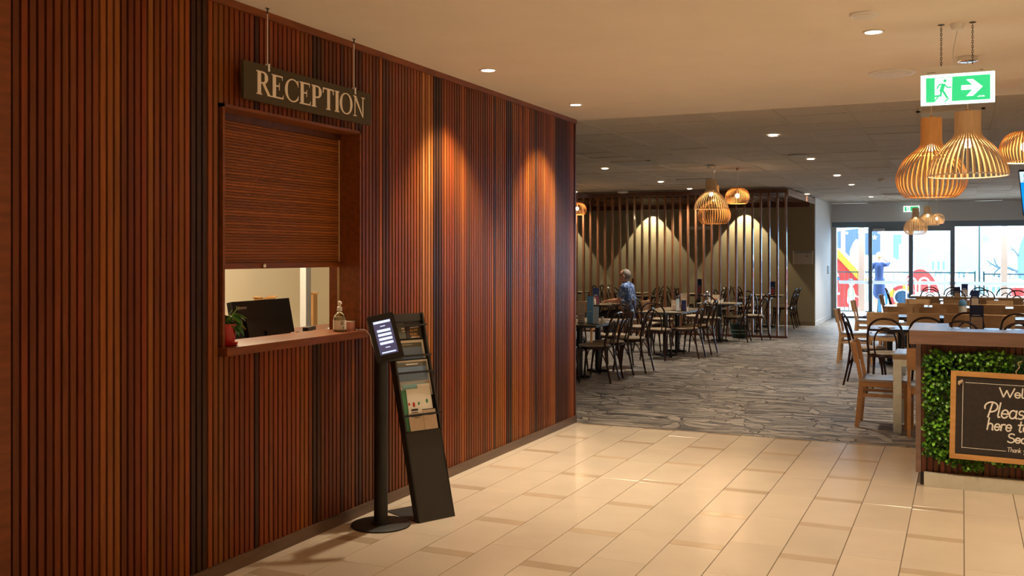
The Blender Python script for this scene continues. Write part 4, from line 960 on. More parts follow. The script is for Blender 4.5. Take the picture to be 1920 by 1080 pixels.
def make_beech():
    t = thing('beech_chair', 'x', 'chair')
    for s_ in (-1, 1):
        b = MB(); b.bar((s_ * .195, -.235, 0), (s_ * .195, -.195, .44), .030, .038, up=(0, 1, 0)); b.bar((s_ * .195, -.195, .43), (s_ * .195, -.262, .785), .026, .034, up=(0, 1, 0))
        obj('leg', b, 'oak', t)
        obj('leg', MB().bar((s_ * .190, .195, 0), (s_ * .190, .190, .43), .030, .034, up=(0, 1, 0)), 'oak', t)
        obj('side_rail', MB().bar((s_ * .192, -.19, .405), (s_ * .190, .19, .405), .022, .055), 'oak', t)
        obj('stretcher', MB().bar((s_ * .194, -.205, .30), (s_ * .190, .19, .30), .018, .028), 'oak', t)
    obj('front_rail', MB().bar((-.18, .19, .405), (.18, .19, .405), .022, .055), 'oak', t); obj('rear_rail', MB().bar((-.18, -.19, .405), (.18, -.19, .405), .022, .055), 'oak', t)
    b = MB(); k = 8; vs = []
    for i in range(k + 1):
        x = -.212 + .424 * i / k; c = .035 * (1 - (x / .212) ** 2)
        for y, z in ((-.226, .60), (-.262, .79), (-.282, .786), (-.246, .596)): vs.append((x, y - c, z))
    fs = [(i * 4 + j, i * 4 + (j + 1) % 4, i * 4 + 4 + (j + 1) % 4, i * 4 + 4 + j) for i in range(k) for j in range(4)] + [(0, 1, 2, 3), (4 * k + 3, 4 * k + 2, 4 * k + 1, 4 * k)]
    obj('backrest', b.add(vs, fs), 'oak', t)
    s_ = MB(); k = 6; vs = []
    prof = [(-.20, .455), (-.10, .448), (.05, .450), (.16, .456), (.20, .448), (.218, .425)]
    for y, z in prof: vs += [(-.212, y, z), (.212, y, z), (.212, y - .004, z - .022), (-.212, y - .004, z - .022)]
    n = len(prof); fs = [(i * 4 + j, i * 4 + (j + 1) % 4, i * 4 + 4 + (j + 1) % 4, i * 4 + 4 + j) for i in range(n - 1) for j in range(4)] + [(0, 1, 2, 3), (4 * n - 1, 4 * n - 2, 4 * n - 3, 4 * n - 4)]
    obj('seat', s_.add(vs, fs), 'seatpad', t)
    return t
BENT, BEECH = make_bentwood(), make_beech(); first = {id(BENT): True, id(BEECH): True}
FN, FS, FE, FWS = 0.0, PI, -PI / 2, PI / 2          # facing away (+Y), towards the lobby (-Y), +X, -X
def chair(proto, x, y, rz, label, group, jit=0.03):
    rz += rs.uniform(-jit, jit)
    if first[id(proto)]:
        first[id(proto)] = False; _kidcache[proto.name] = [(c, KIDS(c)) for c in KIDS(proto)]
        proto.location = (x, y, 0); proto.rotation_euler = (0, 0, rz); proto['label'] = label; proto['group'] = group; return proto
    return dupc(proto, (x, y, 0), rz, label=label, group=group)
# ------------------------------------------------------------------ tables
def make_table(w, d, h, name='pedestal_table'):
    t = thing(name, 'x', 'table')
    obj('tabletop', MB().box(-w / 2, w / 2, -d / 2, d / 2, h - .028, h), 'ttop', t)
    obj('edge_band', MB().box(-w / 2 - .003, w / 2 + .003, -d / 2 - .003, d / 2 + .003, h - .026, h - .003), 'tedge', t)
    obj('column', MB().lathe([(.040, .03), (.040, h - .06)], 16), 'column', t, True)
    obj('base_foot', MB().bar((-.15, 0, .018), (.15, 0, .018), .07, .03), 'column', t); obj('base_foot', MB().bar((0, -.15, .018), (0, .15, .018), .07, .03), 'column', t)
    obj('top_bracket', MB().bar((-.2, 0, h - .045), (.2, 0, h - .045), .05, .03), 'column', t)
    return t
TB = make_table(.70, .70, .71); tfirst = [True]
def table(x, y, label, group, rz=0.0):
    if tfirst[0]:
        tfirst[0] = False; _kidcache[TB.name] = [(c, []) for c in KIDS(TB)]; TB.location = (x, y, 0); TB['label'] = label; TB['group'] = group; return TB
    return dupc(TB, (x, y, 0), rz, label=label, group=group)
GL, GR, GW = 'bentwood chairs before the slatted screen', 'chairs on the window side of the aisle', 'chairs behind the slatted screen'
TG = 'square pedestal tables'
# left block
table(-4.57, 12.2, 'pedestal table nearest the end of the slatted wall', TG); table(-4.57, 12.91, 'pedestal table pushed behind the one nearest the slatted wall end', TG)
for y, n_ in ((11.93, 'first'), (12.50, 'second')): chair(BENT, -4.27, y, FWS, n_ + ' aisle-side bentwood chair along the joined tables by the slatted wall', GL, .06)
chair(BENT, -4.17, 13.13, FWS, 'third aisle-side bentwood chair along the joined tables by the slatted wall', GL, .08)
chair(BENT, -4.55, 11.48, FN, 'bentwood chair half hidden by the end of the slatted wall', GL)
for y, n_ in ((12.2, 'lobby end'), (12.9, 'far end')): chair(BENT, -4.97, y, FE, 'bentwood chair on the inner side of the joined tables by the slatted wall, ' + n_, GL)
chair(BENT, -4.55, 13.55, FS, 'bentwood chair at the far end of the joined tables by the slatted wall', GL)
table(-4.30, 15.35, 'pedestal table with tall menu cards in the middle of the left seating', TG); table(-4.30, 16.07, 'pedestal table joined behind the one with tall menu cards', TG)
chair(BENT, -4.28, 14.84, FN, 'bentwood chair tucked in at the lobby end of the middle tables', GL)
chair(BENT, -3.96, 15.27, FWS, 'bentwood chair at the aisle side of the table with tall menu cards', GL, .05); chair(BENT, -3.92, 15.93, FWS, 'bentwood chair at the aisle side of the table joined behind the tall menu cards', GL, .05)
for y, n_ in ((15.35, 'lobby end'), (16.05, 'screen end')): chair(BENT, -4.72, y, FE, 'bentwood chair on the inner side of the middle tables, ' + n_, GL)
table(-4.12, 18.40, 'pedestal table with napkins just before the slatted screen', TG)
chair(BENT, -4.20, 17.93, FN, 'bentwood chair at the lobby side of the table with napkins', GL); chair(BENT, -3.85, 18.44, FWS, 'bentwood chair at the aisle side of the table with napkins', GL, .05)
chair(BENT, -4.56, 18.4, FE, 'bentwood chair on the inner side of the table with napkins', GL)
chair(BENT, -3.62, 18.97, FWS - .22, 'bentwood chair alone beside the striped basket', GL)
table(-6.05, 17.1, 'pedestal table where the man in the checked shirt sits', TG); chair(BEECH, -5.42, 17.1, FWS, 'beech chair under the man in the checked shirt', GL, .0)
chair(BEECH, -6.1, 16.55, FN, 'beech chair at the lobby side of the seated man\'s table', GL); chair(BENT, -6.55, 17.15, FE, 'bentwood chair facing the seated man', GL)
chair(BENT, -4.90, 17.25, FWS, 'bentwood chair behind the seated man', GL); 
table(-6.0, 13.6, 'pedestal table in the inner corner behind the slatted wall', TG); chair(BENT, -5.6, 13.6, FWS, 'bentwood chair at the inner corner table', GL); chair(BENT, -6.0, 14.1, FS, 'bentwood chair on the far side of the inner corner table', GL)
# behind the screen
for x, nm in ((-3.95, 'right end'), (-5.5, 'second bay'), (-7.05, 'third bay'), (-8.6, 'inner bay')):
    table(x, 22.45, 'pedestal table behind the slatted screen, %s' % nm, TG)
    for y, n_ in ((22.18, 'screen side'), (22.72, 'wall side')): chair(BENT, x + .36, y, FWS, 'bentwood chair behind the slatted screen facing in, %s, %s' % (nm, n_), GW)
    for y, n_ in ((22.18, 'screen side'), (22.72, 'wall side')): chair(BENT, x - .40, y, FE, 'bentwood chair behind the slatted screen facing the aisle, %s, %s' % (nm, n_), GW)
table(-3.98, 20.9, 'pedestal table directly behind the aisle end of the slatted screen', TG); chair(BENT, -3.95, 20.42, FN, 'bentwood chair directly behind the aisle end of the screen', GW); chair(BENT, -4.50, 20.97, FE, 'bentwood chair at the inner side of the table behind the screen end', GW)
table(-6.3, 20.9, 'pedestal table behind the middle of the slatted screen', TG); chair(BENT, -5.88, 20.9, FWS, 'bentwood chair behind the middle of the screen', GW); chair(BENT, -6.7, 20.9, FE, 'bentwood chair behind the screen facing the aisle side', GW)
# right block, first row (bentwood)
for i, (x, nm) in enumerate(((-.69, 'left'), (.05, 'middle'), (.79, 'right'))): table(x, 13.08, 'pedestal table in the front bentwood row behind the counter, %s' % nm, TG)
chair(BENT, -1.06, 13.0, FE, 'bentwood chair side-on at the aisle end of the front row', GR); chair(BENT, -.81, 12.37, FN, 'bentwood chair with its back to the lobby, at the aisle end of the front row', GR)
chair(BENT, -.39, 12.78, FN, 'second bentwood chair with its back to the lobby in the front row', GR); chair(BENT, -.02, 12.28, FN, 'bentwood chair peeping over the counter below the tall menu', GR)
chair(BENT, .05, 13.45, FS, 'bentwood chair on the far side of the front row beside the tall menu', GR); chair(BENT, .62, 13.45, FS, 'bentwood chair on the far side of the front row right of the tall menu', GR); chair(BENT, .56, 12.2, FN, 'bentwood chair at the lobby side of the front row right of the tall menu', GR)
# rows of beech chairs
for r, (yt, xs_) in enumerate(((15.65, (-.98, -.26, .46, 1.2)), (18.7, (-.90, -.18, .54, 1.28)), (21.6, (-.70, .02, .74, 1.46)))):
    nm = ('first', 'second', 'third')[r]
    for x, n_ in zip(xs_, ('nearest the aisle', 'second from the aisle', 'third from the aisle', 'fourth from the aisle')): table(x, yt, 'pedestal table in the %s row of beech chairs, %s' % (nm, n_), TG)
ORD = ('nearest the aisle', 'second from the aisle', 'third from the aisle', 'fourth from the aisle')
for x, n_ in zip((-1.03, -.50, -.03, .43), ORD): chair(BEECH, x, 15.22, FN, 'beech chair at the lobby side of the first beech row, ' + n_, GR)
chair(BEECH, -1.46, 15.66, FE, 'beech chair side-on at the aisle end of the first beech row', GR, 0)
for x, n_ in zip((-.80, -.26, .42, .95), ORD): chair(BEECH, x, 18.25, FN, 'beech chair at the lobby side of the second beech row, ' + n_, GR)
for x, n_ in zip((-.9, -.40, .12, .75), ORD): chair(BEECH, x, 16.35, FS, 'beech chair at the window side of the first beech row, ' + n_, GR)
chair(BEECH, -1.52, 18.72, FE, 'beech chair side-on at the aisle end of the second beech row', GR, 0)
for x, n_ in zip((-.62, -.14, .33, .82), ORD): chair(BEECH, x, 21.2, FN, 'beech chair at the lobby side of the third beech row, ' + n_, GR)
for x, n_ in zip((-.75, -.1, .6), ORD): chair(BEECH, x, 19.4, FS, 'beech chair at the window side of the second beech row, ' + n_, GR)
chair(BEECH, -1.25, 21.6, FE, 'beech chair side-on at the aisle end of the third beech row', GR, 0)
# window row: long dark table with bentwood chairs
lt = thing('long_table', 'long dark-edged table standing before the far glazing', 'table', (0.25, 23.4, 0))
obj('tabletop', box(-1.28, 1.7, -.38, .38, .69, .715), 'white_wall', lt); obj('apron', box(-1.26, 1.68, -.36, .36, .60, .69), 'tedge', lt)
for x in (-1.1, .2, 1.5): obj('leg', box(x - .04, x + .04, -.12, .12, 0, .60), 'tedge', lt)
for x, n_ in zip((-.62, -.14, .42, 1.0), ORD): chair(BENT, x, 22.92, FN, 'lobby-side bentwood chair at the long table by the glazing, ' + n_, GR)
for x, n_ in zip((-.66, -.2, .34, .86), ORD): chair(BENT, x, 23.92, FS, 'window-side bentwood chair at the long table by the glazing, ' + n_, GR)
chair(BENT, -1.25, 23.4, FE, 'bentwood chair side-on at the end of the long table by the glazing', GR)
# steel-legged table beside the counter
st = thing('steel_table', 'small timber-topped table on galvanised steel legs behind the counter', 'table', (-.575, 9.545, 0))
obj('tabletop', box(0, 1.3, 0, .72, .665, .70), 'ttop', st)
for x in (.0, 1.22):
    for y in (0, .64): obj('leg', box(x + .005, x + .075, y + .005, y + .075, 0, .665), 'steel', st)
obj('apron', box(.07, 1.23, .01, .05, .605, .665), 'steel', st); obj('apron', box(.07, 1.23, .67, .71, .605, .665), 'steel', st); obj('apron', box(.02, .06, .07, .65, .605, .665), 'steel', st)
chair(BEECH, -.665, 9.965, FE, 'beech chair side-on at the steel-legged table beside the counter', GR, 0)
chair(BEECH, -.235, 9.62, FN, 'beech chair half hidden by the counter at the steel-legged table', GR, 0)

# ------------------------------------------------------------------ things on the tables
TZ = .71
def menu(x, y, z, h, w, label, top='navy', bot='tan_card', frac=.55, rz=0.0, group='menu stands'):
    t = thing('menu_stand', label, 'menu', (x, y, z), rz, group)
    obj('foot', MB().box(-w / 2, w / 2, -.03, .03, 0, .008), 'black', t)
    obj('upper_card', box(-w / 2, w / 2, -.004, .004, h * frac, h), top, t)
    lc = obj('lower_card', box(-w / 2, w / 2, -.004, .004, .008, h * frac), top, t)
    obj('insert', box(-w / 2 + .012, w / 2 - .012, -.006, -.004, .012, h * frac - .005), bot, lc)
    for i in range(3): obj('print_line', box(-w * .22, w * .22, -.0068, -.006, h * (.12 + .12 * i), h * (.12 + .12 * i) + .004), 'maroon', lc)
    obj('print_title', box(-w * .3, w * .25, -.0048, -.004, h * frac + .012, h * frac + .02), 'paper', t)
    return t
menu(.15, 12.93, TZ, .30, .15, 'tall navy menu card with a tan panel on the front bentwood row')
menu(.19, 18.6, TZ, .29, .13, 'navy menu card with tan panel on the second beech row')
menu(-.10, 21.5, TZ, .26, .12, 'navy menu card with tan panel on the third beech row')
menu(.04, 23.35, .715, .26, .13, 'dark teal menu card on the long table by the glazing', 'navy', 'tan_card')
menu(-4.40, 12.13, TZ, .36, .085, 'tall light blue card on the table nearest the slatted wall', 'ltblue', 'ltblue', .4)
menu(-4.29, 12.04, TZ, .23, .075, 'pale blue card standing before the tall light blue one', 'paleblue', 'paleblue', .4)
menu(-4.55, 12.2, TZ, .27, .10, 'tan card beside the tall light blue one', 'tan_card', 'tan_card', .4)
menu(-4.02, 15.42, TZ, .27, .10, 'navy menu card with a pale header on the middle table', 'tan_card', 'navy', .66)
menu(-4.10, 15.36, TZ, .20, .05, 'narrow pale blue card beside the navy menu on the middle table', 'paleblue', 'white', .5)
menu(-4.20, 15.5, TZ, .17, .09, 'tan card on the middle table', 'tan_card', 'tan_card', .5)
menu(-6.02, 16.90, TZ, .30, .12, 'navy and maroon menu card before the seated man', 'navy', 'maroon', .5, .5)
menu(-3.83, 22.35, TZ, .30, .12, 'navy and maroon menu card behind the end of the slatted screen', 'navy', 'maroon', .5)
menu(-5.45, 22.3, TZ, .34, .10, 'dark menu card against the olive wall, second bay', 'navy', 'maroon', .5)
menu(-7.0, 22.3, TZ, .34, .10, 'dark menu card against the olive wall, third bay', 'black', 'tan_card', .5)
def napkins(x, y, z, label):
    t = thing('napkin_holder', label, 'napkin holder', (x, y, z)); obj('holder', box(-.08, .08, -.04, .04, 0, .05), 'paper', t); obj('napkin', MB().box(-.065, .065, -.02, .02, .05, .15), 'tan_card', t)
    obj('print_arc', MB().prism([(.04 * math.cos(i * PI / 8), .052 + .035 * math.sin(i * PI / 8)) for i in range(9)], -.0225, -.02, lambda a, b, tt: (a, tt, b)), flat('rust', (.4, .12, .04)), t)
napkins(-4.15, 18.25, TZ, 'napkin holder on the table before the slatted screen')
def shaker(x, y, z, label, m='white', s=1.0, grp='shakers and bottles'):
    t = thing('salt_shaker', label, 'shaker', (x, y, z), 0, grp); t.scale = (s, s, s); obj('body', MB().lathe([(.02, 0), (.024, .01), (.02, .06), (.018, .075)], 14), m, t, True); obj('cap', MB().lathe([(.019, .075), (.019, .092), (.008, .10)], 14), 'chrome', t, True)
shaker(-4.02, 18.2, TZ, 'white shaker beside the napkin holder before the screen'); shaker(-3.92, 15.30, TZ, 'white shaker beside the navy menu on the middle table'); shaker(-4.22, 12.10, TZ, 'white shaker beside the pale blue card')
shaker(-4.32, 18.3, TZ, 'tall steel shaker before the slatted screen', 'chrome', 2.2)
shaker(-6.0, 16.75, TZ, 'cream shaker beside the seated man', 'paper', 1.4)
sb2 = thing('sauce_bottle', 'squat bottle with blue lid and red label on the first beech row', 'bottle', (.0, 15.55, TZ)); obj('body', MB().lathe([(.05, 0), (.055, .02), (.055, .13), (.045, .17)], 18), 'paper', sb2, True); obj('lid', MB().lathe([(.05, .17), (.056, .18), (.05, .23), (.02, .26)], 18), 'ltblue', sb2, True); obj('label_band', MB().lathe([(.0558, .025), (.0558, .07)], 18, cap=False), 'red', sb2, True)
def cutlery(x, y, z, label, rz=0):
    t = thing('cutlery_set', label, 'cutlery', (x, y, z), rz, 'cutlery on the tables'); obj('napkin', box(-.05, .05, -.09, .09, 0, .004), 'paper', t)
    obj('knife', MB().bar((.02, -.10, .007), (.02, .10, .007), .014, .004), 'chrome', t); f = MB().bar((-.02, -.10, .007), (-.02, .04, .007), .010, .004)
    for k in (-1, 0, 1): f.bar((-.02 + k * .006, .04, .007), (-.02 + k * .006, .10, .007), .003, .003)
    obj('fork', f, 'chrome', t)
cutlery(-.50, 9.66, .70, 'fork and knife on the steel-legged table', PI / 2)
for i, (x, y) in enumerate(((-.85, 12.95), (-.62, 15.5), (-.2, 18.55), (.5, 15.5), (-4.3, 12.45), (-4.15, 15.2), (-4.35, 13.0), (-4.15, 16.0))): cutlery(x, y, TZ, 'paper napkin with cutlery laid on a pedestal table', rs.choice([0, PI / 2]))
# striped basket
bk = thing('striped_basket', 'green and mint striped basket on the carpet before the slatted screen', 'basket', (-3.93, 19.26, 0))
bk.scale = (.85, .85, .95)
obj('wall_band', MB().lathe([(.15, 0), (.175, .09)], 28, cap=False), 'teal', bk, True); obj('wall_band', MB().lathe([(.176, .088), (.20, .17)], 28, cap=False), 'mint', bk, True); obj('wall_band', MB().lathe([(.199, .168), (.215, .27), (.205, .27), (.19, .1)], 28, cap=False), 'teal', bk, True)
obj('base', MB().lathe([(.15, 0.0), (.15, .01)], 28), 'teal', bk)
for a in (0, PI): obj('handle', MB().tube([(.21 * math.cos(a + q), .21 * math.sin(a + q), .27 + .06 * math.sin((q + .35) / .7 * PI)) for q in [-.35 + .07 * i for i in range(11)]], .008, 6), 'teal', bk, True)

# ================================================================== SLATTED SCREEN AND PERGOLA
YS = 19.5; SX = -3.088; SP_ = 0.1588; NP = 42
scn = thing('slatted_screen', 'tall timber batten screen with pergola beams dividing the dining room', 'room screen', (SX, YS, 0))
pm = MB().box(-.018, .018, -.035, .035, 0.03, 2.80).mesh('batten', 'post'); bmn = MB().box(-.018, .018, -.035, YB - YS - .56, 2.75, 2.85).mesh('beam', 'post')
for i in range(NP):
    link('batten', pm, scn, (-SP_ * i, 0, 0)); link('beam', bmn, scn, (-SP_ * i, 0, 0))
obj('bottom_rail', box(-SP_ * NP, .03, -.035, .035, 0, .04), 'timber_dark', scn); obj('top_rail', box(-SP_ * NP, .02, -.04, .04, 2.79, 2.87), 'timber_dark', scn)
obj('fascia_beam', box(.018, .05, -.035, YB - YS - .01, 2.74, 2.87), 'post', scn)
obj('rear_rail', box(-SP_ * NP, .02, YB - YS - .58, YB - YS - .53, 2.66, 2.85), 'timber_dark', scn)
for x in (-9.202, -6.820, -4.597):
    t = thing('wall_washer', 'small dark spotlight washing the olive wall behind the screen', 'spotlight', (x, 22.90, HC), 0, 'spotlights over the olive wall')
    obj('can', MB().lathe([(.05, -.05), (.05, -.02), (.03, -.012)], 16), 'black', t, True); obj('stem', MB().tube([(0, 0, -.02), (0, 0, 0)], .02, 8), 'black', t); obj('lens', MB().lathe([(.04, -.052), (.04, -.048)], 14), 'led', t)
    spot('wash_beam', (0, 0, -.06), 190, (1, .84, .55), 72, .12, t, .015, (math.radians(8), 0, 0))
# framed notice, grilles and panel on the walls
nt_ = thing('framed_notice', 'small pale framed notice on the olive wall beyond the screen', 'notice', (-3.30, YB - .012, 1.54)); obj('sheet', box(-.21, .21, 0, .012, -.15, .145), flat('notice_print', (.46, .42, .38)), nt_)
for x in (-.215, .21): obj('frame_side', box(x, x + .016, -.012, .012, -.155, .15), 'paper', nt_)
obj('header', box(-.19, .19, -.003, 0, .10, .135), flat('grey_print', (.2, .22, .25)), nt_); obj('emblem', MB().lathe([(.02, 0), (.02, .002)], 10).prism([(.09 + .018 * math.cos(i * PI / 4), .03 + .018 * math.sin(i * PI / 4)) for i in range(8)], -.003, 0, lambda a, b, t: (a, t, b)), 'maroon', nt_)
for p, w in (((-5.80, 2.235), .20), ((-5.44, 2.235), .09)):
    gv = thing('wall_grille', 'pale air grille on the olive wall behind the screen, %s' % ('wide' if w > .1 else 'narrow'), 'air vent', (p[0], YB - .01, p[1])); obj('plate', box(-w, w, 0, .01, -.04, .04), 'grey_wall', gv)
    for k in range(4): obj('blade', box(-w + .01, w - .01, -.004, 0, -.03 + k * .018, -.022 + k * .018), 'ring', gv)
pn = thing('wall_panel', 'small cyan panel on the white wall by the glazed doors', 'control panel', (-3.04, 25.6, 1.23)); obj('casing', box(0, .02, -.09, .09, -.10, .10), 'white', pn); obj('display', box(.02, .022, -.08, .08, -.06, .09), flat('panel_cyan', (.05, .45, .75), .3), pn); obj('base_strip', box(.02, .023, -.08, .08, -.095, -.075), 'fence', pn)
# television
tv = thing('television', 'ceiling-hung television showing a blue jackpot screen', 'television', (1.02, 13.9, 2.10)); tv.rotation_euler = (math.radians(18), math.radians(0), math.radians(-20))
TVW = 1.0
obj('casing', box(-.35, TVW - .35, 0, .05, 0, .58), 'plastic_black', tv); scn_ = obj('screen', box(-.338, TVW - .362, -.003, 0, .014, .566), glow('tv_blue', (.0, .28, .85), .9), tv)
obj('screen_header', box(-.338, TVW - .362, -.005, -.003, .43, .566), glow('tv_pale', (.62, .78, .92), .9), scn_); obj('screen_box', box(-.27, .5, -.0055, -.003, .325, .41), glow('tv_navy', (.0, .06, .5), .8), scn_)
for body, sz, x, z, m in (('JACKPOT', .10, -.30, .465, 'tv_blue'), ('PLAY', .075, -.25, .34, 'tv_pale'), ('$1', .12, -.22, .19, 'tv_pale')):
    o = link('screen_text', text_mesh(body, sz, m, .0005), scn_, (x, -.0062, z), (PI / 2, 0, 0))
obj('bracket', MB().bar((.15, .03, .56), (.15, .03, .80), .05, .05, up=(0, 1, 0)), 'black', tv)

# ================================================================== PEOPLE
def figure(name, label, loc, rz, prims, mats, voxel=0.008, sm=4):
    """prims: ('c', p0, p1, r0, r1, mi) tapered capsule or ('e', centre, radii, mi) ellipsoid, fused into one skin"""
    mb = MB()
    for p in prims:
        if p[0] == 'c':
            a, b, r0, r1 = Vector(p[1]), Vector(p[2]), p[3], p[4]; d = (b - a).normalized(); pts = []; rad = []
            for i in range(4): t = PI / 2 * i / 4; pts.append(a - d * r0 * math.cos(t)); rad.append(max(r0 * math.sin(t), r0 * .08))
            for i in range(5): pts.append(a.lerp(b, i / 4)); rad.append(r0 + (r1 - r0) * i / 4)
            for i in range(1, 5): t = PI / 2 * i / 4; pts.append(b + d * r1 * math.sin(t)); rad.append(max(r1 * math.cos(t), r1 * .08))
            mb.tube(pts, rad, 14)
        else: mb.ell(p[1], p[2], 18, 12)
    me0 = mb.mesh('raw', list(mats)); o0 = bpy.data.objects.new('raw', me0); COL.objects.link(o0)
    m = o0.modifiers.new('r', 'REMESH'); m.mode = 'VOXEL'; m.voxel_size = voxel
    s_ = o0.modifiers.new('s', 'SMOOTH'); s_.factor = .5; s_.iterations = sm
    bpy.context.view_layer.update()
    me = bpy.data.meshes.new_from_object(o0.evaluated_get(bpy.context.evaluated_depsgraph_get())); bpy.data.objects.remove(o0); me.name = name
    me.materials.clear()
    for q in mats: me.materials.append(M[q])
    n = len(me.polygons); c = np.empty(n * 3); me.polygons.foreach_get('center', c); c = c.reshape(-1, 3); best = np.full(n, 1e9); mi = np.zeros(n, dtype=np.int32)
    for p in prims:
        if p[0] == 'c':
            a, b = np.array(p[1]), np.array(p[2]); ab = b - a; t = np.clip(((c - a) @ ab) / (ab @ ab), 0, 1); d = np.linalg.norm(c - (a + t[:, None] * ab), axis=1) - (p[3] + (p[4] - p[3]) * t)
        else:
            q = (c - np.array(p[1])) / np.array(p[2]); d = (np.linalg.norm(q, axis=1) - 1) * min(p[2])
        k = d < best; best[k] = d[k]; mi[k] = p[-1]
    me.polygons.foreach_set('material_index', mi); me.polygons.foreach_set('use_smooth', [True] * n)
    t = thing('person', label, 'person', loc, rz)
    link('body', me, t)
    return t
def hand(prims, w, d, side, mi, curl=.35, up_=Vector((0, 0, 1))):
    """palm and five fingers from wrist w along direction d; side = +1/-1 gives the thumb side"""
    w, d = Vector(w), Vector(d).normalized(); s_ = d.cross(up_).normalized() * side; u = s_.cross(d) * side
    pc = w + d * .05
    for k in (-.024, -.008, .008, .024): prims.append(('c', tuple(w + d * .015 + s_ * k * .7), tuple(w + d * .085 + s_ * k), .013, .012, mi))
    for k, L_ in zip((.028, .009, -.010, -.028), (.060, .072, .066, .050)):
        a = w + d * .09 + s_ * k; b = a + (d - u * curl * .5) * L_ * .5; c = b + (d - u * curl * 1.6).normalized() * L_ * .5
        prims.append(('c', tuple(a), tuple(b), .0092, .0088, mi)); prims.append(('c', tuple(b), tuple(c), .0088, .0078, mi))
    a = w + d * .03 + s_ * .028; b = a + (d * .6 + s_ * .8).normalized() * .038; c = b + (d * .95 + s_ * .15 - u * .2).normalized() * .03
    prims.append(('c', tuple(a), tuple(b), .0115, .0105, mi)); prims.append(('c', tuple(b), tuple(c), .0105, .009, mi))
# seated man (local forward +Y)
pr = [('c', (0, .0, .56), (0, .02, .78), .135, .135, 0), ('c', (-.05, .02, .78), (-.06, .035, .96), .125, .115, 0), ('c', (.05, .02, .78), (.06, .035, .96), .125, .115, 0), ('c', (-.13, .03, 1.0), (.13, .03, 1.0), .075, .075, 0),
      ('c', (0, .035, 1.0), (0, .06, 1.10), .062, .055, 1), ('c', (0, .035, 1.02), (0, .045, 1.062), .072, .062, 0),
      ('e', (0, .075, 1.205), (.075, .095, .098), 1), ('e', (0, .105, 1.155), (.058, .070, .075), 1), ('e', (0, .170, 1.178), (.014, .020, .022), 1), ('c', (0, .155, 1.205), (0, .176, 1.178), .011, .014, 1), ('e', (0, .155, 1.130), (.026, .014, .008), 1), ('e', (.077, .07, 1.185), (.012, .022, .034), 1), ('e', (-.077, .07, 1.185), (.012, .022, .034), 1)]
for s_ in (-1, 1):
    pr += [('c', (s_ * .185, .03, .99), (s_ * .215, .07, .86), .070, .064, 0), ('c', (s_ * .213, .066, .87), (s_ * .225, .09, .765), .048, .042, 1), ('c', (s_ * .225, .09, .765), (s_ * .10, .325, .758), .042, .027, 1),
           ('c', (s_ * .085, .0, .54), (s_ * .11, .42, .525), .088, .064, 2), ('c', (s_ * .11, .42, .525), (s_ * .115, .35, .10), .060, .042, 2), ('c', (s_ * .115, .325, .055), (s_ * .12, .45, .040), .045, .036, 3)]
    hand(pr, (s_ * .10, .33, .757), (-s_ * .25, 1, -.12), -s_, 1)
man = figure('person', 'man with grey hair and glasses in a blue checked shirt sitting at a table', (-5.46, 17.1, -.005), PI / 2, pr, ['check', 'skin', 'dark_cloth', 'black'], .0075)
man.scale = (1.06, 1.06, 1.03)
hb = MB(); hb.ell((0, .058, 1.215), (.081, .090, .098), 20, 14); hb.v = [(x, y, z) if (y < .10 and not (z < 1.15 and y > .03)) else (x * .93, y * .6 + .03, z * 1.0 - .01) for x, y, z in hb.v]
obj('hair', hb, 'hair_grey', man, True)
gz = MB()
for s_ in (-1, 1): gz.tube([(s_ * .034 + .024 * math.cos(i * PI / 6), .166, 1.207 + .017 * math.sin(i * PI / 6)) for i in range(12)], .003, 6, closed=True).tube([(s_ * .058, .164, 1.21), (s_ * .078, .13, 1.21), (s_ * .080, .07, 1.207)], .003, 6)
gz.tube([(-.01, .168, 1.21), (.01, .168, 1.21)], .003, 6); obj('glasses', gz, 'ink', man)
for s_ in (-1, 1): obj('eye', MB().ell((s_ * .032, .158, 1.203), (.011, .008, .006)), 'ink', man)
obj('collar', MB().tube([(.062 * math.cos(q), .045 + .062 * math.sin(q), 1.062 + .012 * math.sin(q - .5)) for q in [2 * PI * i / 20 for i in range(20)]], .013, 6, closed=True), 'navy_cloth', man, True)
# woman seen from behind, one hand raised to her head
pw = [('c', (0, 0, .93), (0, .0, 1.05), .125, .11, 0), ('c', (0, 0, 1.05), (0, -.01, 1.30), .108, .12, 0), ('c', (-.10, -.01, 1.36), (.10, -.01, 1.36), .07, .07, 0), ('c', (0, 0, .92), (0, 0, .80), .14, .155, 0), ('c', (0, 0, .80), (0, 0, .62), .155, .165, 0),
      ('c', (0, -.005, 1.38), (0, .005, 1.48), .052, .046, 1), ('e', (0, .015, 1.575), (.073, .09, .10), 1), ('e', (0, .045, 1.53), (.055, .06, .07), 1), ('c', (0, .10, 1.57), (0, .112, 1.545), .010, .013, 1), ('e', (.072, .01, 1.56), (.01, .02, .03), 1), ('e', (-.072, .01, 1.56), (.01, .02, .03), 1),
      ('c', (-.16, -.01, 1.355), (-.195, .0, 1.22), .055, .048, 0), ('c', (-.195, .0, 1.22), (-.21, .03, 1.08), .040, .036, 1), ('c', (-.21, .03, 1.08), (-.15, .16, .98), .036, .024, 1),
      ('c', (.16, -.01, 1.355), (.20, .05, 1.36), .055, .052, 0), ('c', (.19, .04, 1.36), (.235, .11, 1.40), .048, .042, 0), ('c', (.235, .11, 1.40), (.12, .06, 1.52), .038, .025, 1)]
hand(pw, (-.15, .16, .98), (.5, .8, -.1), 1, 1); hand(pw, (.115, .055, 1.525), (-.35, .2, 1), -1, 1, .5, Vector((0, 1, 0)))
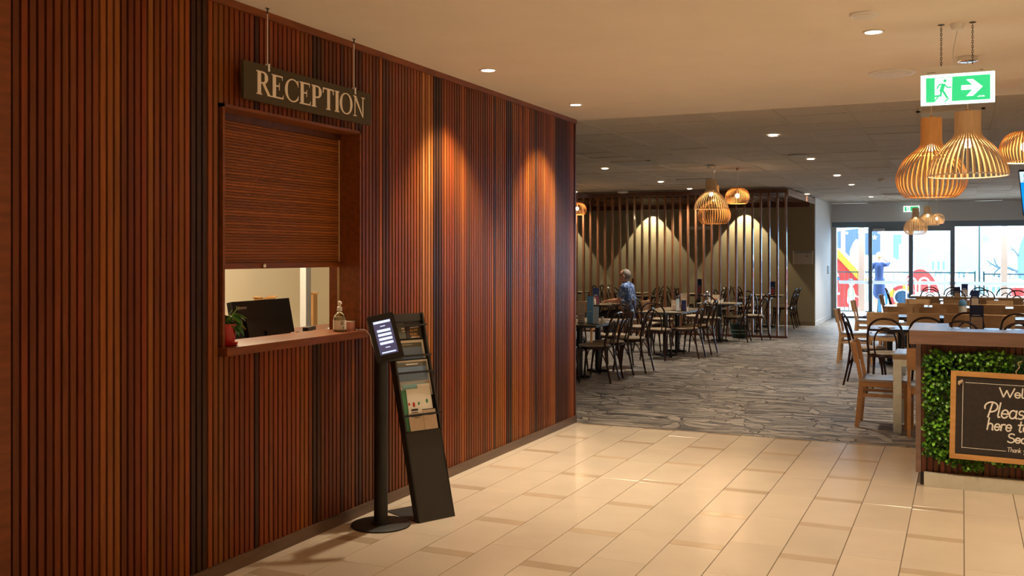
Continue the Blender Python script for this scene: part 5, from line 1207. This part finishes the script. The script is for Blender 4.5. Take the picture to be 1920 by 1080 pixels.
for s_, dx in ((-1, -.02), (1, .03)):
    pw += [('c', (s_ * .075, 0, .64), (s_ * .075 + dx * .5, .0, .47), .072, .052, 1), ('c', (s_ * .075 + dx * .5, 0, .47), (s_ * .07 + dx, -.01, .34), .05, .054, 1), ('c', (s_ * .07 + dx, -.01, .34), (s_ * .07 + dx, -.02, .08), .052, .032, 1), ('c', (s_ * .07 + dx, -.03, .045), (s_ * .08 + dx, .13, .03), .04, .032, 2)]
wom = figure('person', 'woman in a navy top and skirt standing outside the glass, hand raised to her head', (-2.0, 27.75, -.02), 0.0, pw, ['navy_cloth', 'skin_pale', 'white_cloth'], .010)
obj('hair', MB().ell((0, -.005, 1.60), (.082, .092, .095), 16, 12).ell((0, -.085, 1.585), (.042, .040, .042)), 'hair_blond', wom, True)
# toddler
pc_ = [('c', (0, 0, .44), (0, 0, .62), .095, .085, 0), ('c', (-.05, 0, .66), (.05, 0, .66), .055, .055, 0), ('c', (0, 0, .42), (0, 0, .32), .10, .10, 2), ('c', (0, 0, .69), (0, .0, .74), .036, .036, 1), ('e', (0, .005, .85), (.078, .09, .095), 1), ('e', (0, .03, .81), (.06, .06, .06), 1), ('e', (0, .098, .83), (.010, .012, .010), 1), ('e', (.078, 0, .84), (.01, .016, .022), 1), ('e', (-.078, 0, .84), (.01, .016, .022), 1)]
for s_ in (-1, 1):
    pc_ += [('c', (s_ * .10, 0, .65), (s_ * .135, .02, .54), .042, .034, 0), ('c', (s_ * .135, .02, .54), (s_ * .13, .10, .46), .030, .022, 1), ('c', (s_ * .05, 0, .32), (s_ * .055, .01, .19), .052, .042, 1), ('c', (s_ * .055, .01, .19), (s_ * .055, 0, .05), .04, .028, 1), ('c', (s_ * .055, -.01, .03), (s_ * .06, .08, .025), .03, .025, 2)]
    hand(pc_, (s_ * .13, .10, .46), (-s_ * .2, 1, -.1), -s_, 1)
kid = figure('person', 'toddler in a green and white top standing behind the play area fence', (-2.83, 29.05, -.02), -1.1, pc_, ['green_cloth', 'skin_pale', 'white_cloth'], .008)
obj('hair', MB().ell((0, -.012, .875), (.085, .092, .085), 16, 10), 'hair_dark', kid, True)

# ================================================================== PLAY AREA OUTSIDE
GZ = -0.02
# fence
YF = 28.6; fz = thing('pool_fence', 'dark green tubular fence along the play area', 'fence', (0, YF, GZ))
obj('top_rail', box(-6, .30, -.015, .015, 1.13, 1.165), 'fence', fz); obj('bottom_rail', box(-6, .30, -.015, .015, .06, .09), 'fence', fz)
bme = MB().tube([(0, 0, .08), (0, 0, 1.14)], .008, 6).mesh('baluster', 'fence'); pme = MB().box(-.02, .02, -.02, .02, 0, 1.19).mesh('fence_post', 'fence')
for i in range(int(6.2 / .115)): link('baluster', bme, fz, (-5.95 + i * .115, 0, 0))
for x in (-6, -4, -2.1, .29): link('fence_post', pme, fz, (x, 0, 0))
gt = thing('fence_gate', 'dark green tubular gate in the play area fence', 'gate', (.47, YF, GZ))
obj('top_rail', box(0.03, 3.2, -.015, .015, 1.10, 1.135), 'fence', gt); obj('bottom_rail', box(0.03, 3.2, -.015, .015, .06, .09), 'fence', gt)
for i in range(27): link('baluster', bme, gt, (.05 + i * .118, 0, 0), None)
for x in (.03, 3.2): link('gate_stile', pme, gt, (x, 0, 0))
pl = thing('lamp_pole', 'thin dark green pole standing by the fence gate', 'pole', (.395, YF - .05, GZ)); obj('shaft', MB().tube([(0, 0, 0), (0, 0, 3.4)], .024, 10), 'fence', pl); obj('foot_plate', box(-.06, .06, -.06, .06, 0, .012), 'fence', pl)
for x, nm in ((-2.48, 'brown timber veranda post by the playhouse'), (.965, 'grey-brown timber veranda post by the painted tree'), (3.9, 'timber veranda post beyond the gate')):
    t = thing('veranda_post', nm, 'post', (x, 28.25, GZ)); obj('shaft', box(-.075, .075, -.075, .075, .0, 3.3), flat('weathered_post', (.36, .25, .19), .7), t); obj('stirrup', box(-.08, .08, -.08, .08, 0, .10), 'steel', t)
# playhouse
YH = 29.7; yel, rd = flat('play_yellow', (.50, .24, .02), .4), flat('play_red', (.38, .022, .02), .4); blu, wht = flat('play_blue', (.01, .12, .30), .4), flat('play_white', (.85, .85, .86), .5)
ho = thing('playhouse', 'red playhouse with a yellow gable roof behind the fence', 'playhouse', (-3.26, YH, GZ))
W2 = .60
obj('front_wall', MB().prism([(-W2, .12), (W2, .12), (W2, .96), (0, 1.56), (-W2, .96)], 0, .05, lambda a, b, t: (a, t, b)), rd, ho); obj('back_wall', MB().prism([(-W2, .12), (W2, .12), (W2, .96), (0, 1.56), (-W2, .96)], 1.0, 1.05, lambda a, b, t: (a, t, b)), rd, ho)
for s_ in (-1, 1):
    obj('side_wall', box(min(s_ * W2, s_ * (W2 - .05)), max(s_ * W2, s_ * (W2 - .05)), .05, 1.0, .12, .96), rd, ho)
    A_, B_ = Vector((0, 0, 1.80)), Vector((s_ * .80, 0, .90)); d_ = (B_ - A_).normalized(); n_ = Vector((d_.z * -s_, 0, d_.x * s_)) * -.17 if False else Vector((-s_ * .11, 0, -.13))
    obj('roof_panel', MB().add([p + Vector((0, y, 0)) for y in (-.08, 1.15) for p in (A_, B_, B_ + n_, Vector((0, 0, 1.80 - .26)))], [(0, 1, 2, 3), (7, 6, 5, 4), (0, 4, 5, 1), (1, 5, 6, 2), (2, 6, 7, 3), (3, 7, 4, 0)]), yel, ho)
obj('plinth', box(-W2 - .02, W2 + .02, -.02, 1.05, 0, .13), flat('play_grey', (.3, .3, .28)), ho)
obj('awning', MB().prism([(-.16 + .20 * math.cos(i * PI / 10), 1.00 + .16 * math.sin(i * PI / 10)) for i in range(11)], -.06, 0, lambda a, b, t: (a, t, b)), wht, ho)
obj('awning_rim', box(-.40, .05, -.12, 0, .90, .97), blu, ho); obj('window_panel', box(-.36, .04, -.01, .0, .55, .90), wht, ho); obj('ledge', box(-.42, .06, -.1, 0, .48, .54), wht, ho)
for k in range(5): obj('window_bar', box(-.34 + k * .085, -.30 + k * .085, -.03, -.01, .55, .90), flat('play_pink', (.85, .4, .42)) if k % 2 else rd, ho)
# ride-on ring and blocks
rg = thing('play_ring', 'round red and yellow play ring with a white hole', 'play ring', (-1.55, 30.0, GZ), 0)
RO = [(.36 * math.cos(i * PI / 16), .42 + .34 * math.sin(i * PI / 16)) for i in range(33)]; RI = [(.22 * math.cos(i * PI / 16), .42 + .21 * math.sin(i * PI / 16)) for i in range(33)]
for k in range(8):
    mb = MB()
    for i in range(k * 4, k * 4 + 4): mb.prism([RO[i], RO[i + 1], RI[i + 1], RI[i]], 0, .25, lambda a, b, t: (a, t, b))
    obj('ring_segment', mb, yel if k % 2 else rd, rg)
obj('inner_rim', MB().tube([(.22 * math.cos(i * PI / 16), -.005, .42 + .21 * math.sin(i * PI / 16)) for i in range(32)], .025, 6, closed=True), wht, rg, True)
obj('back_board', MB().prism([(.21 * math.cos(i * PI / 16), .42 + .20 * math.sin(i * PI / 16)) for i in range(32)], .20, .24, lambda a, b, t: (a, t, b)), blu, rg); obj('foot', box(-.3, .3, .0, .25, 0, .09), rd, rg)
bb2 = thing('play_block', 'blue play block standing behind the woman', 'play block', (-2.07, 29.9, GZ)); obj('block', box(-.13, .13, 0, .3, 0, .60), blu, bb2); obj('lid', box(-.14, .14, -.01, .31, .60, .64), flat('play_cyan', (.15, .5, .8)), bb2)
dm = thing('climbing_dome', 'low red climbing dome with white trim behind the fence', 'play dome', (-1.16, 32.0, GZ))
obj('shell', MB().prism([(.60 * math.cos(i * PI / 14), .10 + 1.12 * math.sin(i * PI / 14)) for i in range(15)], 0, .7, lambda a, b, t: (a, t, b)), rd, dm); obj('trim', MB().tube([(.60 * math.cos(i * PI / 14), -.02, .10 + 1.12 * math.sin(i * PI / 14)) for i in range(15)], .03, 6), wht, dm, True); obj('step', box(-.35, .75, -.3, 0, 0, .5), wht, dm)
for k, (x, col) in enumerate(((-.42, 'w'), (-.05, 'w'))):
    hl = thing('handrail_loop', 'white tubular handrail loop beside the red dome, %s' % ('left' if k == 0 else 'right'), 'handrail', (-1.02 + x * .9 + .1, 29.6, GZ)); obj('rail', MB().tube([(-.12, 0, 0), (-.12, 0, .86)] + [(-.12 * math.cos(i * PI / 8), 0, .86 + .12 * math.sin(i * PI / 8)) for i in range(1, 8)] + [(.12, 0, .86), (.12, 0, 0)], .022, 8), wht, hl, True); obj('flange', MB().lathe([(.038, 0), (.038, .01)], 12, (-.12, 0, 0)).lathe([(.038, 0), (.038, .01)], 12, (.12, 0, 0)), wht, hl)
rb = thing('play_ball', 'red and white striped play bin near the painted tree', 'play bin', (1.36, 29.6, GZ)); obj('bin', MB().lathe([(.16, 0), (.20, .55), (.20, .75)], 20), rd, rb, True); obj('lid', MB().lathe([(.21, .75), (.21, .82), (.1, .95), (.02, .98)], 20), wht, rb, True)
pk = thing('picket_panel', 'white picket panels with blue pickets beyond the fence', 'picket fence', (-.4, 33.5, GZ))
for i in range(22): obj('picket', box(-1.6 + i * .16, -1.52 + i * .16, 0, .03, 0, 1.0 + (.12 if i % 2 else 0)), wht if i % 3 else flat('pale_blue_paint', (.35, .58, .85)), pk)
obj('rail', box(-1.65, 1.95, .03, .06, .3, .38), wht, pk); obj('rail', box(-1.65, 1.95, .03, .06, .8, .88), wht, pk)
# painted wall at the back of the play area
YM = 36.0
mw = struct('wall_mural', box(-14, 16, YM, YM + .2, GZ, 3.6), flat('mural_pale', (.26, .40, .52)))
def mural(name, pix, m, dy=.0):
    obj(name, MB().prism([(lambda q: (q.x, q.z))(px(u, v, y=YM)) for u, v in pix], -.006 - dy, 0, lambda a, b, t: (a, YM + t, b)), m, mw)
dkb = flat('mural_night', (.015, .045, .17)); mid = flat('mural_blue', (.045, .12, .30)); lil = flat('mural_lilac', (.40, .20, .22)); crm = flat('mural_cream', (.55, .42, .30)); cld = flat('mural_white', (.92, .94, .96))
mural('mural_sky', [(1556, 436), (1612, 428), (1612, 500), (1556, 500)], dkb); mural('mural_tower', [(1577, 426), (1585, 426), (1585, 500), (1577, 500)], lil, .004); mural('mural_cloud', [(1594, 505), (1594, 470), (1600, 455), (1606, 448), (1612, 452), (1612, 505)], cld, .005)
mural('mural_sky', [(1622, 430), (1652, 430), (1652, 478), (1622, 478)], dkb); mural('mural_tower', [(1651, 430), (1674, 436), (1674, 500), (1651, 500)], crm, .004); mural('mural_tower', [(1675, 440), (1690, 440), (1690, 505), (1675, 505)], mid, .003); mural('mural_block', [(1686, 458), (1702, 458), (1702, 510), (1686, 510)], cld, .005)
for (u, v, r) in ((1640, 445, 5), (1648, 436, 3), (1625, 434, 4), (1588, 437, 3)): mural('mural_star', [(u + r * (1 if k % 2 == 0 else .45) * math.sin(k * PI / 5), v - r * (1 if k % 2 == 0 else .45) * math.cos(k * PI / 5)) for k in range(10)], cld, .007)
mural('mural_roof', [(1655, 495), (1672, 482), (1696, 494), (1696, 497)], flat('mural_pink', (.85, .45, .45)), .006); mural('mural_block', [(1656, 497), (1694, 497), (1694, 520), (1656, 520)], cld, .009)
mural('mural_cloud', [(1737, 486), (1740, 478), (1750, 476), (1776, 478), (1776, 488), (1740, 489)], cld, .003); mural('mural_hill', [(1718, 520), (1718, 470), (1735, 460), (1760, 475), (1782, 470), (1782, 520)], flat('mural_haze', (.12, .26, .40)))
for k in range(6): mural('mural_fall', [(1743 + k * 5, 490), (1746 + k * 5, 490), (1746 + k * 5, 506), (1743 + k * 5, 506)], mid if k % 2 else cld, .004)
mural('mural_hill', [(1795, 520), (1795, 470), (1812, 452), (1830, 480), (1838, 500), (1838, 520)], M['mural_haze']); mural('mural_moon', [(1848 + 7 * math.cos(i * PI / 8), 448 + 7.5 * math.sin(i * PI / 8)) for i in range(16)], flat('mural_moon', (.10, .13, .19)), .003)
def branch(pts, r0, r1):
    P = [px(u, v, y=YM - .005) for u, v in pts]; P = smoothpath([tuple(p) for p in P], 4); n = len(P)
    obj('mural_branch', MB().tube(P, [r0 + (r1 - r0) * i / (n - 1) for i in range(n)], 6), flat('mural_tree', (.012, .04, .06)), mw)
obj('mural_trunk', MB().prism([(lambda q: (q.x, q.z))(px(u, v, y=YM)) for u, v in ((1908, 560), (1908, 480), (1914, 455), (1921, 440), (1945, 440), (1948, 560))], -.01, 0, lambda a, b, t: (a, YM + t, b)), mid, mw)
branch([(1908, 510), (1890, 502), (1872, 501), (1858, 494), (1850, 488)], .055, .012); branch([(1872, 501), (1866, 492), (1863, 482)], .03, .01); branch([(1866, 492), (1869, 484)], .015, .006); branch([(1858, 496), (1853, 501)], .015, .008); branch([(1874, 503), (1866, 510), (1864, 517), (1868, 522)], .03, .01); branch([(1864, 516), (1857, 517)], .015, .006); branch([(1910, 480), (1902, 470), (1893, 462)], .03, .008); branch([(1900, 468), (1889, 471)], .012, .006)
for u, v in ((1862, 525), (1805, 517), (1836, 522), (1872, 517)): mural('mural_plant', [(u - 3, v + 3), (u + 3, v + 3), (u + 4, v - 2), (u + 1, v), (u, v - 4), (u - 1, v), (u - 4, v - 2)], M['mural_tree'], .004)
for k in range(18): mural('mural_reed', [(1828 + k * 2.6, 549), (1829.4 + k * 2.6, 549), (1830 + k * 2.6, 536 + (k * 7 % 5)), (1828 + k * 2.6, 538)], flat('mural_green', (.01, .10, .10)), .004)
